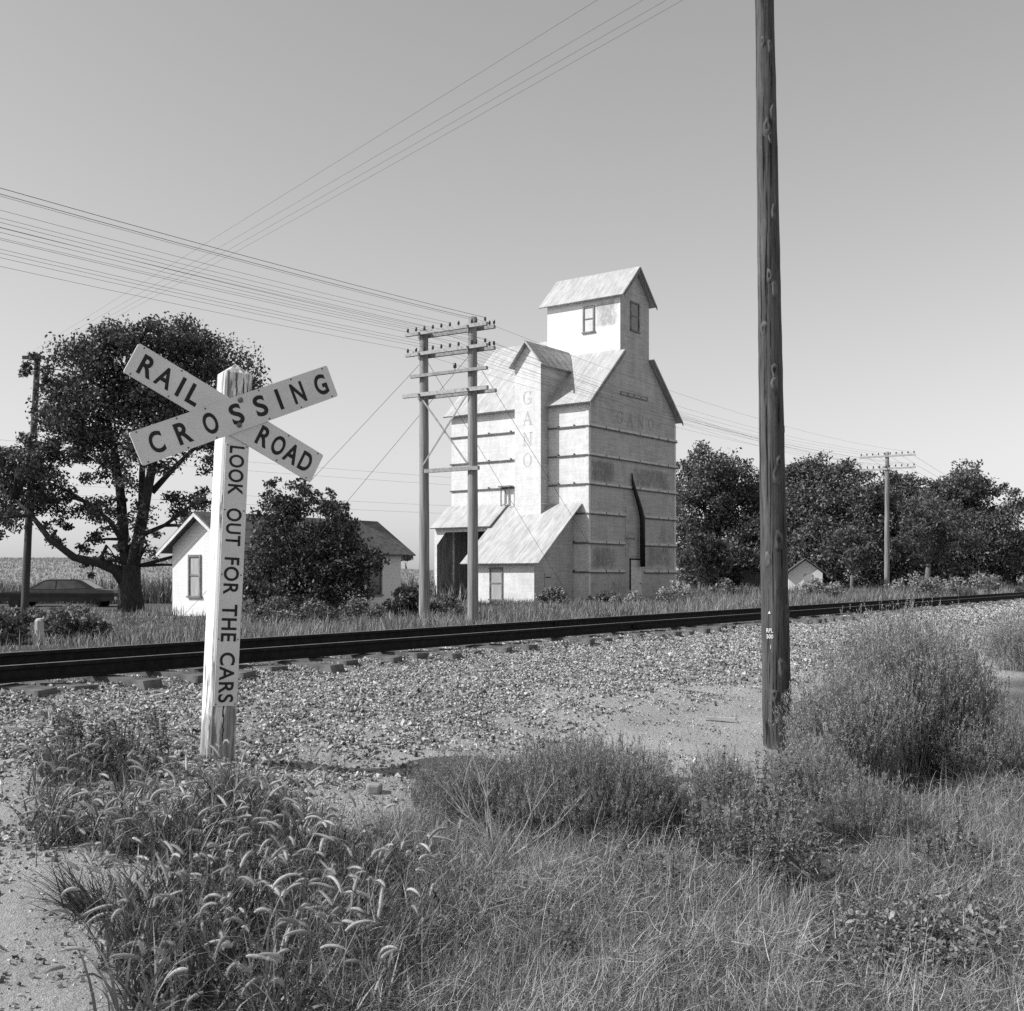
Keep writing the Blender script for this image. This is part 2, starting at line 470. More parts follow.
RAIL_TOP = -.735
def rail(p, label):
    prof = [(-.065, 0), (.065, 0), (.065, .012), (.012, .028), (.009, .098), (.034, .106), (.034, .132), (.028, .14), (-.028, .14), (-.034, .132), (-.034, .106), (-.009, .098), (-.012, .028), (-.065, .012)]
    m = MB(); ts = [-30, -10] + list(np.arange(0, 120, 11.9)) + [160, 260, 420]
    n = len(prof)
    for t in ts:
        for (a, h) in prof:
            m.v.append(tuple(tpos(t, p + a, RAIL_TOP - .14 + h)))
    for i in range(len(ts) - 1):
        for k in range(n):
            k2 = (k + 1) % n
            m.f.append((i * n + k, i * n + k2, (i + 1) * n + k2, (i + 1) * n + k)); m.m.append(1 if k == 7 else 0)
    root = m.build('rail', ['rail_steel', 'rail_head'])
    tag(root, label, 'rail', 'rails of the railway track')
    for t in np.arange(5.2, 80, 11.9):
        jm = MB()
        for s in (-1, 1):
            a = [tpos(t - .35, p + s * .010, RAIL_TOP - .105), tpos(t + .35, p + s * .010, RAIL_TOP - .105), tpos(t + .35, p + s * .010, RAIL_TOP - .045), tpos(t - .35, p + s * .010, RAIL_TOP - .045)]
            off = tpos(0, s * .026)
            jm.solid(a, [q + off for q in a])
            for k in (-.25, -.08, .08, .25):
                jm.tube([tpos(t + k, p + s * .036, RAIL_TOP - .075), tpos(t + k, p + s * .056, RAIL_TOP - .075)], .014, 6)
        jm.build('joint_bar', 'rail_steel', root)
rail(P_CEN - GAUGE / 2, 'nearer of the two dark steel rails, beside the tie ends')
rail(P_CEN + GAUGE / 2, 'farther of the two dark steel rails, beside the trackside weeds')

tie_meshes = []
for k in range(4):
    m = MB(); L, W, H = 1.3, .11, .17
    xs = [-L, -L * .6, 0, L * .6, L]
    for i, x in enumerate(xs):
        for (a, b) in ((-1, -1), (1, -1), (1, 1), (-1, 1)):
            m.v.append((x + (random.uniform(-.05, .05) if i in (0, 4) else 0), a * W + random.uniform(-.012, .012), (0 if b > 0 else -H) + random.uniform(-.01, .01)))
    for i in range(4):
        for a in range(4):
            m.f.append((i * 4 + a, i * 4 + (a + 1) % 4, i * 4 + 4 + (a + 1) % 4, i * 4 + 4 + a)); m.m.append(0)
    m.f += [(3, 2, 1, 0), (16, 17, 18, 19)]; m.m += [0, 0]
    o = m.build('railway_tie', 'tie_wood'); tie_meshes.append(o.data); bpy.data.objects.remove(o)
ti = 0
for t in np.arange(.5, 55, .56):
    o = bpy.data.objects.new('railway_tie', tie_meshes[ti % 4]); COL.objects.link(o); ti += 1
    o.location = tpos(t + random.uniform(-.09, .09), P_CEN + random.uniform(-.2, .16), RAIL_TOP - .146 - random.uniform(.0, .035))
    o.rotation_euler = (0, 0, math.atan2(TN[1], TN[0]) + random.uniform(-.03, .03))
    tag(o, 'weathered wooden tie poking out of the gravel under the rails', 'railway tie', 'ties under the rails')

# loose stones: uncountable
CUBE = np.array([[-1, -1, -1], [1, -1, -1], [1, 1, -1], [-1, 1, -1], [-1, -1, 1], [1, -1, 1], [1, 1, 1], [-1, 1, 1]], float)
CF = np.array([[3, 2, 1, 0], [4, 5, 6, 7], [0, 1, 5, 4], [1, 2, 6, 5], [2, 3, 7, 6], [3, 0, 4, 7]])

def stones(name, P, S, mat, sink=.3):
    n = len(P)
    V = CUBE[None] * .62 * (1 + RNG.uniform(-.6, .4, (n, 8, 3)))
    V *= RNG.uniform(.45, 1.25, (n, 1, 3))
    a = RNG.uniform(0, 6.28, (n, 3))
    def rot(V, ang, i, j):
        c, s = np.cos(ang)[:, None], np.sin(ang)[:, None]
        A, B = V[:, :, i].copy(), V[:, :, j].copy()
        V[:, :, i] = A * c - B * s; V[:, :, j] = A * s + B * c
    rot(V, a[:, 0], 0, 1); rot(V, a[:, 1], 1, 2); rot(V, a[:, 2], 0, 1)
    V = V * S[:, None, None] + P[:, None, :]
    Fq = (CF[None] + 8 * np.arange(n)[:, None, None]).reshape(-1, 4)
    return npmesh(name, V.reshape(-1, 3), [Fq], mat, flat=True)

m_, nt_, nd_, lk_, b_ = newmat('gravel_stone')
gq = nd_.new('ShaderNodeNewGeometry'); rq = ramp(nd_, [(0, .05), (.45, .27), (1, .58)])
lk_.new(gq.outputs['Random Per Island'], rq.inputs[0]); lk_.new(rq.outputs[0], b_.inputs['Base Color'])
b_.inputs['Roughness'].default_value = .95; b_.inputs['Specular IOR Level'].default_value = .15

def strip_pts(n, t0, t1, p0, p1, power=1.0):
    t = t0 + (t1 - t0) * RNG.random(n) ** power
    return t, RNG.uniform(p0, p1, n)

def gravel():
    Ps, Ss = [], []
    for (n, t0, t1, s0, s1) in ((190000, 2, 13, .007, .019), (120000, 13, 28, .009, .023), (60000, 28, 60, .016, .036), (12000, 60, 110, .05, .09)):
        t, p = strip_pts(n, t0, t1, 3.3, 12.6)
        x = TR[0] * t + TN[0] * p; y = TR[1] * t + TN[1] * p
        nz = wob(x * .7, y * .7) * .5 + wob(x * 2.1, y * 2.1) * .3
        prob = sstep(3.9, 6.7, p + nz * 1.1) ** 1.6 * .95 + .12 * (p < 7)
        prob = np.where(p > 11.2, 1 - sstep(11.5, 12.6, p + nz * .3), prob)
        keep = (RNG.random(n) < prob) & (y > 1)
        # nothing on the rail heads
        for pr in (P_CEN - GAUGE / 2, P_CEN + GAUGE / 2):
            keep &= np.abs(p - pr) > .09
        x, y = x[keep], y[keep]
        s = RNG.uniform(s0, s1, len(x)) * np.where(RNG.random(len(x)) < .04, 1.7, 1) * np.where(x * TN[0] + y * TN[1] < 4.9, .6, 1)
        z = gz(x, y) + s * .25
        Ps.append(np.stack([x, y, z], -1)); Ss.append(s)
    o = stones('gravel', np.concatenate(Ps), np.concatenate(Ss), 'gravel_stone')
    tag(o, 'loose pale gravel ballast covering the railway embankment', 'gravel', kind='stuff')
    # pebbles and clods on bare dirt, near left and along the foot of the bank
    n = 16000
    y = RNG.uniform(3.6, 9.5, n); x = RNG.uniform(-4.6, 4.0, n)
    p = x * TN[0] + y * TN[1]
    keep = p < 6.3
    x, y = x[keep], y[keep]
    s = RNG.lognormal(-5.0, .55, len(x)).clip(.003, .022)
    o = stones('pebbles', np.stack([x, y, gz(x, y) + s * .2], -1), s, 'gravel_stone')
    tag(o, 'pebbles and clods scattered on the bare dirt by the road', 'pebbles', kind='stuff')
gravel()

# ------------------------------------------------------------------ crossing sign
def text_mesh(s, fit, mat, name, parent, off=.0, depth=.003, M=None, space=1.0):
    """letters fitted into a rectangle (u0,u1,v0,v1), then placed by M (u, v, out)"""
    cu = bpy.data.curves.new(name, 'FONT'); cu.body = s; cu.size = 1; cu.offset = off; cu.extrude = 0
    cu.space_character = space; cu.resolution_u = 6
    to = bpy.data.objects.new(name, cu); COL.objects.link(to)
    dg = bpy.context.evaluated_depsgraph_get(); dg.update()
    me = bpy.data.meshes.new_from_object(to.evaluated_get(dg))
    COL.objects.unlink(to); bpy.data.objects.remove(to)
    V = np.zeros(len(me.vertices) * 3); me.vertices.foreach_get('co', V); V = V.reshape(-1, 3)
    lo, hi = V.min(0), V.max(0)
    u = fit[0] + (V[:, 0] - lo[0]) / (hi[0] - lo[0]) * (fit[1] - fit[0])
    v = fit[2] + (V[:, 1] - lo[1]) / (hi[1] - lo[1]) * (fit[3] - fit[2])
    for i, vert in enumerate(me.vertices):
        vert.co = M(u[i], v[i], depth)
    me.update(); me.name = name
    o = bpy.data.objects.new(name, me)
    me.materials.clear()
    return finish(o, mat, parent)

def crossing():
    D = 7.72
    base = at(217, 768, D); base.z = float(gz(base.x, base.y))
    e = Vector((math.cos(math.radians(33.5)), math.sin(math.radians(33.5)), 0)); nn = Vector((e.y, -e.x, 0))     # along the boards; out of the sign's face
    root = thing('crossing_sign', 'white wooden railroad crossbuck post with two lettered boards on the gravel', 'crossing sign', base)
    lean = math.radians(2.75)
    up = (Vector((0, 0, 1)) * math.cos(lean) + e * math.sin(lean)).normalized()
    ee = (e - up * e.dot(up)).normalized()
    R = Matrix((ee, -nn, up)).transposed().to_4x4()                   # local x along the face, y into it, z up
    root.matrix_world = Matrix.Translation(base) @ R
    inv = (Matrix.Translation(base) @ R).inverted()
    hw = .093
    def face(px, py, out=0.0):
        """where the ray of a pixel meets the sign's face"""
        d = at(px, py, 1.0); o = inv @ Vector((0, 0, 0)); dl = inv.to_3x3() @ d
        k = (-hw - out - o.y) / dl.y
        q = o + dl * k
        return q.x, q.z
    top = face(240, 373)[1]
    m = MB(); c = .014
    ring = [(-hw + c, -hw), (hw - c, -hw), (hw, -hw + c), (hw, hw - c), (hw - c, hw), (-hw + c, hw), (-hw, hw - c), (-hw, -hw + c)]
    zs = [-.35, 0, .25, .6, 1.0, 1.5, 2.0, top]
    for z in zs:
        for (x, y) in ring: m.v.append((x + random.uniform(-.0015, .0015), y, z))
    for i in range(len(zs) - 1):
        for k in range(8):
            m.f.append((i * 8 + k, i * 8 + (k + 1) % 8, i * 8 + 8 + (k + 1) % 8, i * 8 + 8 + k)); m.m.append(0)
    ap = len(m.v); m.v.append((0, 0, top + .075)); b = (len(zs) - 1) * 8
    for k in range(8): m.f.append((b + k, b + (k + 1) % 8, ap)); m.m.append(0)
    m.build('post', 'post_paint', root)
    # drying cracks in the bare wood of the post's head and foot
    m = MB()
    for (x, z0, z1, ww) in ((-.02, top - .2, top - .01, .003), (.03, top - .17, top - .03, .004), (.055, top - .2, top - .06, .0025), (-.005, .28, .62, .006), (.0, .12, .3, .004)):
        m = MB()
        pts = [(x + random.uniform(-.004, .004), -hw - .001, z0 + (z1 - z0) * k / 6) for k in range(7)]
        for k in range(6):
            wa = ww * (.4 + .6 * math.sin(math.pi * (k + .5) / 6))
            m.box(pts[k][0] - wa, pts[k][0] + wa, -hw - .0012, -hw + .002, pts[k][2], pts[k + 1][2])
        m.build('wood_crack', 'gap_dark', root)
    def board(cor, words, out, lab):
        """cor: pixel corners left-top, left-bottom, right-top, right-bottom"""
        pts = [Vector(face(*q, out)).to_2d() if False else Vector(face(q[0], q[1], out)) for q in cor]
        lm = (pts[0] + pts[1]) / 2; rm = (pts[2] + pts[3]) / 2
        wd = ((pts[0] - pts[1]).length + (pts[2] - pts[3]).length) / 2
        ax = (rm - lm); L = ax.length; ax = ax / L; av = Vector((-ax.y, ax.x))
        def M(u, v, d):
            q = lm + ax * u + av * v
            return Vector((q.x, -hw - out - d, q.y))
        m = MB(); t = .014
        # slightly rounded corners
        cr = .012; pl = []
        for (uu, vv, s1, s2) in ((0, -1, 1, 1), (L, -1, -1, 1), (L, 1, -1, -1), (0, 1, 1, -1)):
            vv = vv * wd / 2
            a = [(uu + s1 * cr, vv), (uu + s1 * cr * .3, vv + s2 * cr * .3), (uu, vv + s2 * cr)]
            pl += a if s1 * s2 < 0 else a[::-1]
        pl2 = []
        for q in pl: pl2.append(q)
        m.solid([M(u, v, -t) for u, v in pl2], [M(u, v, 0) for u, v in pl2])
        bd = m.build('sign_board', 'sign_white', root); bd['label'] = lab
        for chs in words:
            for (ch, uc, uw) in chs:
                text_mesh(ch, ((uc - uw / 2) * L, (uc + uw / 2) * L, -wd * .315, wd * .315), 'sign_black', 'lettering', bd, .026, .002, M)
        for u in (.03, .22, .36, .63, .8, .97):
            for v in (-1, 1):
                if out < .02 and .3 < u < .7: continue
                m = MB(); m.tube([M(u * L, v * (wd / 2 - .012), -.001), M(u * L, v * (wd / 2 - .012), .003)], .0055, 6)
                m.build('screw', 'bolt_metal', bd)
        return M, L, wd
    board([(140, 343.1), (122.4, 371.5), (323.7, 455.5), (310.5, 482)], [[('R', .080, .068), ('A', .168, .076), ('I', .248, .018), ('L', .318, .056)], [('R', .695, .062), ('O', .776, .066), ('A', .853, .072), ('D', .932, .060)]], .016, 'board lettered RAIL ROAD behind the other one')
    M, L, wd = board([(127.5, 432.5), (144.2, 466), (326.8, 365.8), (338, 395.5)], [[('C', .096, .064), ('R', .224, .068), ('O', .357, .068), ('S', .488, .060), ('S', .611, .060), ('I', .709, .018), ('N', .811, .064), ('G', .935, .064)]], .032, 'front board lettered CROSSING')
    m = MB()
    for (px, py) in ((240.5, 400), (239.3, 425)):
        x, z = face(px, py, .034)
        pts = [(x, -hw - .030, z), (x, -hw - .036, z), (x, -hw - .042, z), (x, -hw - .045, z)]
        m = MB(); m.tube(pts, [.019, .019, .013, .004], 10)
        m.build('bolt', 'bolt_grey', root, True)
    # the upright plate with its words running down
    x0, z0 = face(227.6, 443, .008); x1, _ = face(250, 443, .008)
    _, zb = face(222, 706, .008)
    xm = 0.004; wdt = .156
    m = MB(); m.box(xm - wdt / 2, xm + wdt / 2, -hw - .008, -hw - .001, zb, z0)
    pl = m.build('upright_plate', 'sign_white', root)
    def M2(u, v, d):           # u runs down, v to the right
        return Vector((xm + v, -hw - .008 - d, z0 - u))
    H = z0 - zb
    for wd_, ya, yb in (('LOOK', 446.5, 495.6), ('OUT', 508.5, 546), ('FOR', 557.5, 594.6), ('THE', 604.5, 641.6), ('CARS', 652.5, 702.5)):
        px = 240 - (ya - 443) * .06
        text_mesh(wd_, (z0 - face(px, ya, .008)[1], z0 - face(px, yb, .008)[1], -.052, .052), 'sign_black', 'lettering', pl, .018, .002, M2, 1.1)
    for k in range(5):
        for s in (-1, 1):
            m = MB(); m.tube([M2(.012 + (H - .024) * k / 4, s * .066, -.001), M2(.012 + (H - .024) * k / 4, s * .066, .003)], .005, 6)
            m.build('screw', 'bolt_metal', pl)
crossing()

# ------------------------------------------------------------------ grain elevator
SERIF = {   # strokes: (x0, y0, x1, y1, width); letter box 0..1
    'A': [(.5, 1, .14, 0, .09), (.5, 1, .86, 0, .18), (.27, .36, .74, .36, .07), (.0, .03, .3, .03, .06), (.68, .03, 1.04, .03, .06)],
    'N': [(.18, 0, .18, 1, .09), (.14, 1, .84, 0, .18), (.84, 0, .84, 1, .09), (.0, .97, .22, .97, .06), (.02, .03, .36, .03, .06), (.66, .97, 1.02, .97, .06)],
    'O': 'o', 'G': 'g'}
def serif_letter(m, ch, place, h, w):
    st = SERIF[ch]; d = [0.004]
    def stroke(x0, y0, x1, y1, t):
        dx, dy = (x1 - x0) * w, (y1 - y0) * h; L = math.hypot(dx, dy); nx, ny = -dy / L * t * w / 2, dx / L * t * w / 2
        m.poly([place(x0 * w + nx, y0 * h + ny, d[0]), place(x1 * w + nx, y1 * h + ny, d[0]), place(x1 * w - nx, y1 * h - ny, d[0]), place(x0 * w - nx, y0 * h - ny, d[0])])
        d[0] += .0012
    if isinstance(st, list):
        for s in st: stroke(*s)
    else:
        n = 26; a0, a1 = (0, 2 * math.pi) if st == 'o' else (math.radians(45), math.radians(325))
        for k in range(n):
            q = []
            for (kk, ro) in ((k, 1), (k + 1, 1), (k + 1, 0), (k, 0)):
                a = a0 + (a1 - a0) * kk / n
                rx = .46 if ro else .46 - .17 * abs(math.cos(a)) - .0; ry = .5 if ro else .5 - .07
                q.append(place((.5 + rx * math.cos(a)) * w, (.5 + ry * math.sin(a)) * h, d[0]))
            m.poly(q)
        if st == 'g':
            d[0] += .0012
            stroke(.82, .1, .82, .42, .16); stroke(.55, .42, .98, .42, .07); stroke(.84, .72, .84, .98, .06)

def frame_window(m_f, m_p, face, u0, u1, z0, z1, fw=.09):
    """sash window: frame, meeting rail (into m_f) and two panes (into m_p); face(u, z, out) gives the point"""
    def bx(m, a0, a1, b0, b1, o0, o1):
        m.solid([face(a0, b0, o0), face(a1, b0, o0), face(a1, b1, o0), face(a0, b1, o0)], [face(a0, b0, o1), face(a1, b0, o1), face(a1, b1, o1), face(a0, b1, o1)])
    bx(m_f, u0, u0 + fw, z0, z1, -.02, .05); bx(m_f, u1 - fw, u1, z0, z1, -.02, .05)
    bx(m_f, u0 + fw, u1 - fw, z1 - fw, z1, -.02, .05); bx(m_f, u0 - .05, u1 + .05, z0 - .07, z0, -.02, .08)
    zm = (z0 + z1) / 2
    bx(m_f, u0 + fw, u1 - fw, zm - .03, zm + .03, -.02, .035)
    bx(m_p, u0 + fw, u1 - fw, z0, z1 - fw, .004, .012)

def elevator():
    root = thing('grain_elevator', 'tall whitish wooden grain elevator with cupola, lean-to office and faded lettering', 'grain elevator', (3.66, 55.0, -1.34), math.atan2(ER[1], ER[0]))
    W, Lh, E = 8.6, 8.5, 9.85; SL = .93; PK = E + SL * W / 2
    # walls: left face (x=0) with the drive-through opening, right face (y=0), the two at the back
    m = MB()
    oy0, oy1, oz = 5.05, 8.3, 3.7
    m.poly([(0, 0, -.3), (0, 0, E), (0, oy0, E), (0, oy0, -.3)], 0)
    m.poly([(0, oy0, oz), (0, oy0, E), (0, oy1, E), (0, oy1, oz)], 0)
    m.poly([(0, oy1, -.3), (0, oy1, E), (0, Lh, E), (0, Lh, -.3)], 0)
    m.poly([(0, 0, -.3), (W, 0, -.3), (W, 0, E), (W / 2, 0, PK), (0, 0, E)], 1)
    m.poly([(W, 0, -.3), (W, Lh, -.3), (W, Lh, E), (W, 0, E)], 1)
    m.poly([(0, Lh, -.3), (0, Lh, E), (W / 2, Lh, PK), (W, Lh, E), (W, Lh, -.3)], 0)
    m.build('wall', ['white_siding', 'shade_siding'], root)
    # passage behind the opening
    m = MB()
    m.poly([(.004, oy0, -.3), (5.5, oy0, -.3), (5.5, oy0, oz), (.004, oy0, oz)]); m.poly([(.004, oy1, -.3), (.004, oy1, oz), (5.5, oy1, oz), (5.5, oy1, -.3)])
    m.poly([(5.5, oy0, -.3), (5.5, oy1, -.3), (5.5, oy1, oz), (5.5, oy0, oz)]); m.poly([(.004, oy0, oz), (5.5, oy0, oz), (5.5, oy1, oz), (.004, oy1, oz)])
    for x in (1.2, 2.4, 3.6, 4.8):
        m.box(x, x + .14, oy1 - .1, oy1 - .004, -.3, oz - .01)
    m.build('drive_passage', 'inner_boards', root)
    # main roof
    ov = .35; t = .07
    m = MB(); dz = .06; ov = .3
    cxa, cxb = 2.9, 5.76                       # the cupola stands flush with the gable and interrupts the verge
    for (x0, x1, xc, sgn) in ((-ov, W / 2, cxa, 1), (W + ov, W / 2, cxb, -1)):
        zz = lambda x: E + (min(x, W - x)) * SL + dz
        for q in ([(x0, 0, zz(x0)), (x1, 0, zz(x1)), (x1, Lh + ov, zz(x1)), (x0, Lh + ov, zz(x0))], [(x0, -ov, zz(x0)), (xc, -ov, zz(xc)), (xc, -.0002, zz(xc)), (x0, -.0002, zz(x0))]):
            m.slab(q[::-1] if sgn > 0 else q, t)
        for k in range(13):
            y = -ov + .03 + (Lh + 2 * ov - .06) * k / 12; xe = xc if y < 0 else x1
            m.tube([(x0, y, zz(x0) + .012), (xe, y, zz(xe) + .012)], .014, 5)
    m.build('main_roof', 'roof_metal', root)
    for (x0, x1, nm) in ((-ov, cxa, 0), (W + ov, cxb, 1)):
        zz = lambda x: E + (min(x, W - x)) * SL
        m = MB()
        m.solid([(x0, -ov - .03, zz(x0) - .10), (x1, -ov - .03, zz(x1) - .10), (x1, -ov - .03, zz(x1) + .03), (x0, -ov - .03, zz(x0) + .03)],
                [(x0, -ov - .002, zz(x0) - .10), (x1, -ov - .002, zz(x1) - .10), (x1, -ov - .002, zz(x1) + .03), (x0, -ov - .002, zz(x0) + .03)])
        m.build('barge_board', 'window_frame', root)
    # steel-strapped timber bands
    for z in (8.55, 7.16, 5.77, 4.36, 2.94, 1.54):
        h = .15
        if z > 4.6: spans = [(-.06, 8.7)]
        else: spans = [(-.06, 3.3), (5.3, 8.7)] if z > 2.0 else [(-.06, 3.3), (5.25, 8.7)]
        y1 = 8.56 if z > 5 else 4.9
        for (a, b) in spans:
            m = MB(); m.box(a, b, -.07, -.003, z + .045, z + h)
            bd = m.build('wall_band', 'band_wood', root)
            m = MB(); m.box(a, b, -.09, -.003, z - .01, z + .043); m.build('band_underline', 'rod_iron_underline', bd)  # added dark strip, draws the shadow line under the timber band
            for x in (1.5, 2.7, 4.75, 6.7, 7.7):
                if a < x < b:
                    m = MB(); m.box(x - .025, x + .025, -.085, -.071, z + .045, z + h); m.build('band_bolt', 'bolt_metal', bd)
        for (a, b) in ((-.003, 2.30), (3.95, y1)):
            if z < 5 and a > 3: continue
            m = MB(); m.box(-.07, -.003, a, b, z, z + .07); bd = m.build('wall_band', 'rod_iron_underline', root)
            for y in (.8, 1.7, 4.6, 6.0, 7.0):
                if a < y < b:
                    m = MB(); m.tube([(-.09, y, z + .11), (-.003, y, z + .11)], .035, 6); m.build('band_bolt', 'bolt_metal', bd)
    m = MB()   # corner boards
    m.box(-.025, -.003, 0, .14, -.2, 9.5); m.box(-.025, .14, -.026, -.004, -.2, 9.5); m.box(W - .14, W + .02, -.026, -.004, -.2, 9.5)
    m.build('corner_board', 'trim', root)
    # cupola
    cx0, cx1, cl, ce = 2.9, 5.76, 4.42, 15.53; cp = ce + 1.02 * (cx1 - cx0) / 2; cm = (cx0 + cx1) / 2
    m = MB()
    m.poly([(cx0, -.006, 11.5), (cx0, -.006, ce), (cx0, cl, ce), (cx0, cl, 11.5)], 0)
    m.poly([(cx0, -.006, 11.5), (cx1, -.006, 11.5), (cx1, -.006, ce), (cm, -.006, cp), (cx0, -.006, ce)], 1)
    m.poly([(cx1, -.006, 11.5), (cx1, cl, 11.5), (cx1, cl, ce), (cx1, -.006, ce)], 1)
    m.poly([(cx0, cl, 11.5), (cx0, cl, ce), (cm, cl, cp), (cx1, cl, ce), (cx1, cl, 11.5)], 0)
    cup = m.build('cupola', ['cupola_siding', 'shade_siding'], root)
    m = MB(); co_ = .26
    for (x0, sgn) in ((cx0 - co_, 1), (cx1 + co_, -1)):
        z0 = ce - co_ * 1.02 + .05; z1 = cp + .05
        q = [(x0, -.33, z0), (cm, -.33, z1), (cm, cl + .35, z1), (x0, cl + .35, z0)]
        m.slab(q[::-1] if sgn > 0 else q, .06)
        for k in range(8):
            y = -.3 + (cl + .62) * k / 7
            m.tube([(x0, y, z0 + .015), (cm, y, z1 + .015)], .02, 5)
    m.build('cupola_roof', 'roof_metal', root)
    m = MB()
    for x0 in (cx0 - co_, cx1 + co_):
        z0 = ce - co_ * 1.02
        m.solid([(x0, -.36, z0 - .10), (cm, -.36, cp - .10), (cm, -.36, cp + .03), (x0, -.36, z0 + .03)], [(x0, -.332, z0 - .10), (cm, -.332, cp - .10), (cm, -.332, cp + .03), (x0, -.332, z0 + .03)])
    m.build('cupola_barge_board', 'window_frame', root)
    for (face, u0, u1, z0, z1, pm) in ((lambda u, z, o: (cx0 - o, u, z), 1.5, 2.2, 13.8, 15.1, 'pane_pale'), (lambda u, z, o: (u, -.006 - o, z), 3.85, 4.75, 13.85, 15.3, 'car_glass')):
        mf, mp = MB(), MB()
        frame_window(mf, mp, face, u0, u1, z0, z1)
        wn = mf.build('window', 'window_frame', root); mp.build('pane', pm, wn)
    # leg shaft with its own gabled roof
    sy0, sy1, sx, se, sp = 2.32, 3.9, -.66, 11.86, 12.84; sm = (sy0 + sy1) / 2
    m = MB()
    m.poly([(sx, sy0, 3.0), (sx, sy0, se), (sx, sm, sp - .1), (sx, sy1, se), (sx, sy1, 3.0)], 0)
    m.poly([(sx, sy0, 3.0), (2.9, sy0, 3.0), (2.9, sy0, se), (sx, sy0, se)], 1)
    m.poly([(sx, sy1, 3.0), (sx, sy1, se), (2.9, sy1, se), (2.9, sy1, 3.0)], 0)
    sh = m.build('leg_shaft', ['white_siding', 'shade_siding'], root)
    m = MB(); so_ = .22; k_ = (sp - se) / (sm - sy0)
    for (y0, sgn) in ((sy0 - so_, 1), (sy1 + so_, -1)):
        z0 = se - so_ * k_ + .06; z1 = sp + .06
        q = [(sx - .28, y0, z0), (2.895, y0, z0), (2.895, sm, z1), (sx - .28, sm, z1)]
        m.slab(q if sgn > 0 else q[::-1], .06)
        for k in range(6):
            x = sx - .25 + 3.1 * k / 5
            m.tube([(x, y0, z0 + .012), (x, sm, z1 + .012)], .018, 5)
    m.build('shaft_roof', 'roof_metal', root)
    m = MB()
    m.box(sx + .015, -.01, sy0 - .012, sy0 - .002, 4.9, 4.95); m.box(sx - .012, sx - .002, sy0, sy0 + .07, 4, se - .05)
    m.build('shaft_trim', 'trim', root)
    let = MB()
    for ch, (zc, hh) in zip('GANO', ((10.12, .66), (9.12, .66), (8.10, .66), (7.07, .68))):
        serif_letter(let, ch, (lambda zc, hh: lambda u, v, d: (sx - d, 3.42 - u, zc - hh / 2 + v))(zc, hh), hh, .58)
    let.build('lettering', 'faded_letter', sh)
    let = MB()   # the ghost of the same name on the shaded gable
    for ch, x in zip('GANO', (2.55, 3.55, 4.6, 5.65)):
        serif_letter(let, ch, (lambda x: lambda u, v, d: (x + u, -.002 - d, 8.98 + v))(x), .62, .62)
    let.build('ghost_lettering', 'ghost_letter', root)
    # slot vent, door, panel, spout on the shaded face
    m = MB(); m.box(2.9, 5.6, -.03, -.004, 10.42, 10.62); m.build('slot_vent', 'window_frame', root)
    m = MB()
    for k in range(4): m.box(3.0 + k * .65, 3.5 + k * .65, -.036, -.031, 10.48, 10.57)
    m.build('slot_slat', 'board_panel', root)
    m = MB(); m.box(3.9, 4.92, -.05, -.004, .25, 2.2); dr = m.build('door', 'door_paint', root)
    m = MB(); m.box(3.8, 3.9, -.03, -.004, .2, 2.3); m.box(3.8, 4.95, -.04, -.004, 2.2, 2.28); m.box(3.8, 4.95, -.06, -.004, .16, .24); m.build('door_jamb', 'gap_dark', dr)
    m = MB(); m.tube([(4.78, -.05, 1.0), (4.78, -.1, 1.0)], .035, 6); m.build('handle', 'bolt_metal', dr)
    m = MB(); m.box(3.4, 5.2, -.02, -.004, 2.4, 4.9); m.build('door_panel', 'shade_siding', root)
    m = MB(); m.box(3.45, 4.3, -.05, -.021, 3.25, 3.33); m.build('panel_rail', 'window_frame', root)
    m = MB(); m.tube([(3.91, -.08, 6.6), (3.96, -.1, 6.2), (4.0, -.16, 5.85), (4.54, -.22, 4.75), (4.68, -.24, 4.3), (4.68, -.26, 1.86)], [.03, .065, .10, .13, .14, .14], 10)
    m.build('grain_spout', 'dark_metal', root, True)
    # office lean-to
    lx, ly0, ly1, rs = -3.27, .86, 4.64, .806
    def rz_(x): return 4.78 + x * rs
    m = MB()
    m.poly([(lx, ly0, -.3), (lx, ly0, rz_(lx)), (lx, ly1, rz_(lx)), (lx, ly1, -.3)], 0)
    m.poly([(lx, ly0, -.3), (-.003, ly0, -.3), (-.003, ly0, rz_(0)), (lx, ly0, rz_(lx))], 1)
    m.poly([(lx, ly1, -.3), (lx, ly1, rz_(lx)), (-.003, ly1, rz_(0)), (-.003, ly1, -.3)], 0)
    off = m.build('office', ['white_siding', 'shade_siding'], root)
    m = MB(); x0 = -3.62
    m.slab([(x0, .36, rz_(x0) + .07), (-.004, .36, rz_(0) + .07), (-.004, 4.95, rz_(0) + .07), (x0, 4.95, rz_(x0) + .07)][::-1], .06)
    for k in range(8):
        y = .4 + 4.5 * k / 7
        m.tube([(x0, y, rz_(x0) + .078), (-.01, y, rz_(0) + .078)], .012, 5)
    m.build('office_roof', 'roof_metal', root)
    mf, mp = MB(), MB()
    frame_window(mf, mp, lambda u, z, o: (lx - o, u, z), 2.66, 3.44, .3, 1.8, .07)
    wn = mf.build('window', 'window_frame', root); mp.build('pane', 'pane_board', wn)
    m = MB(); m.box(-2.45, -1.8, ly0 - .03, ly0 - .004, .3, 1.55); dr = m.build('hatch_door', 'board_panel', root)
    m = MB()
    for z in (.55, 1.3): m.box(-2.4, -2.0, ly0 - .05, ly0 - .031, z, z + .05)
    m.build('hinge', 'dark_metal', dr)
    # drive-through porch
    dx, dy0, dy1, de = -1.25, 4.96, 8.6, 3.72
    m = MB()
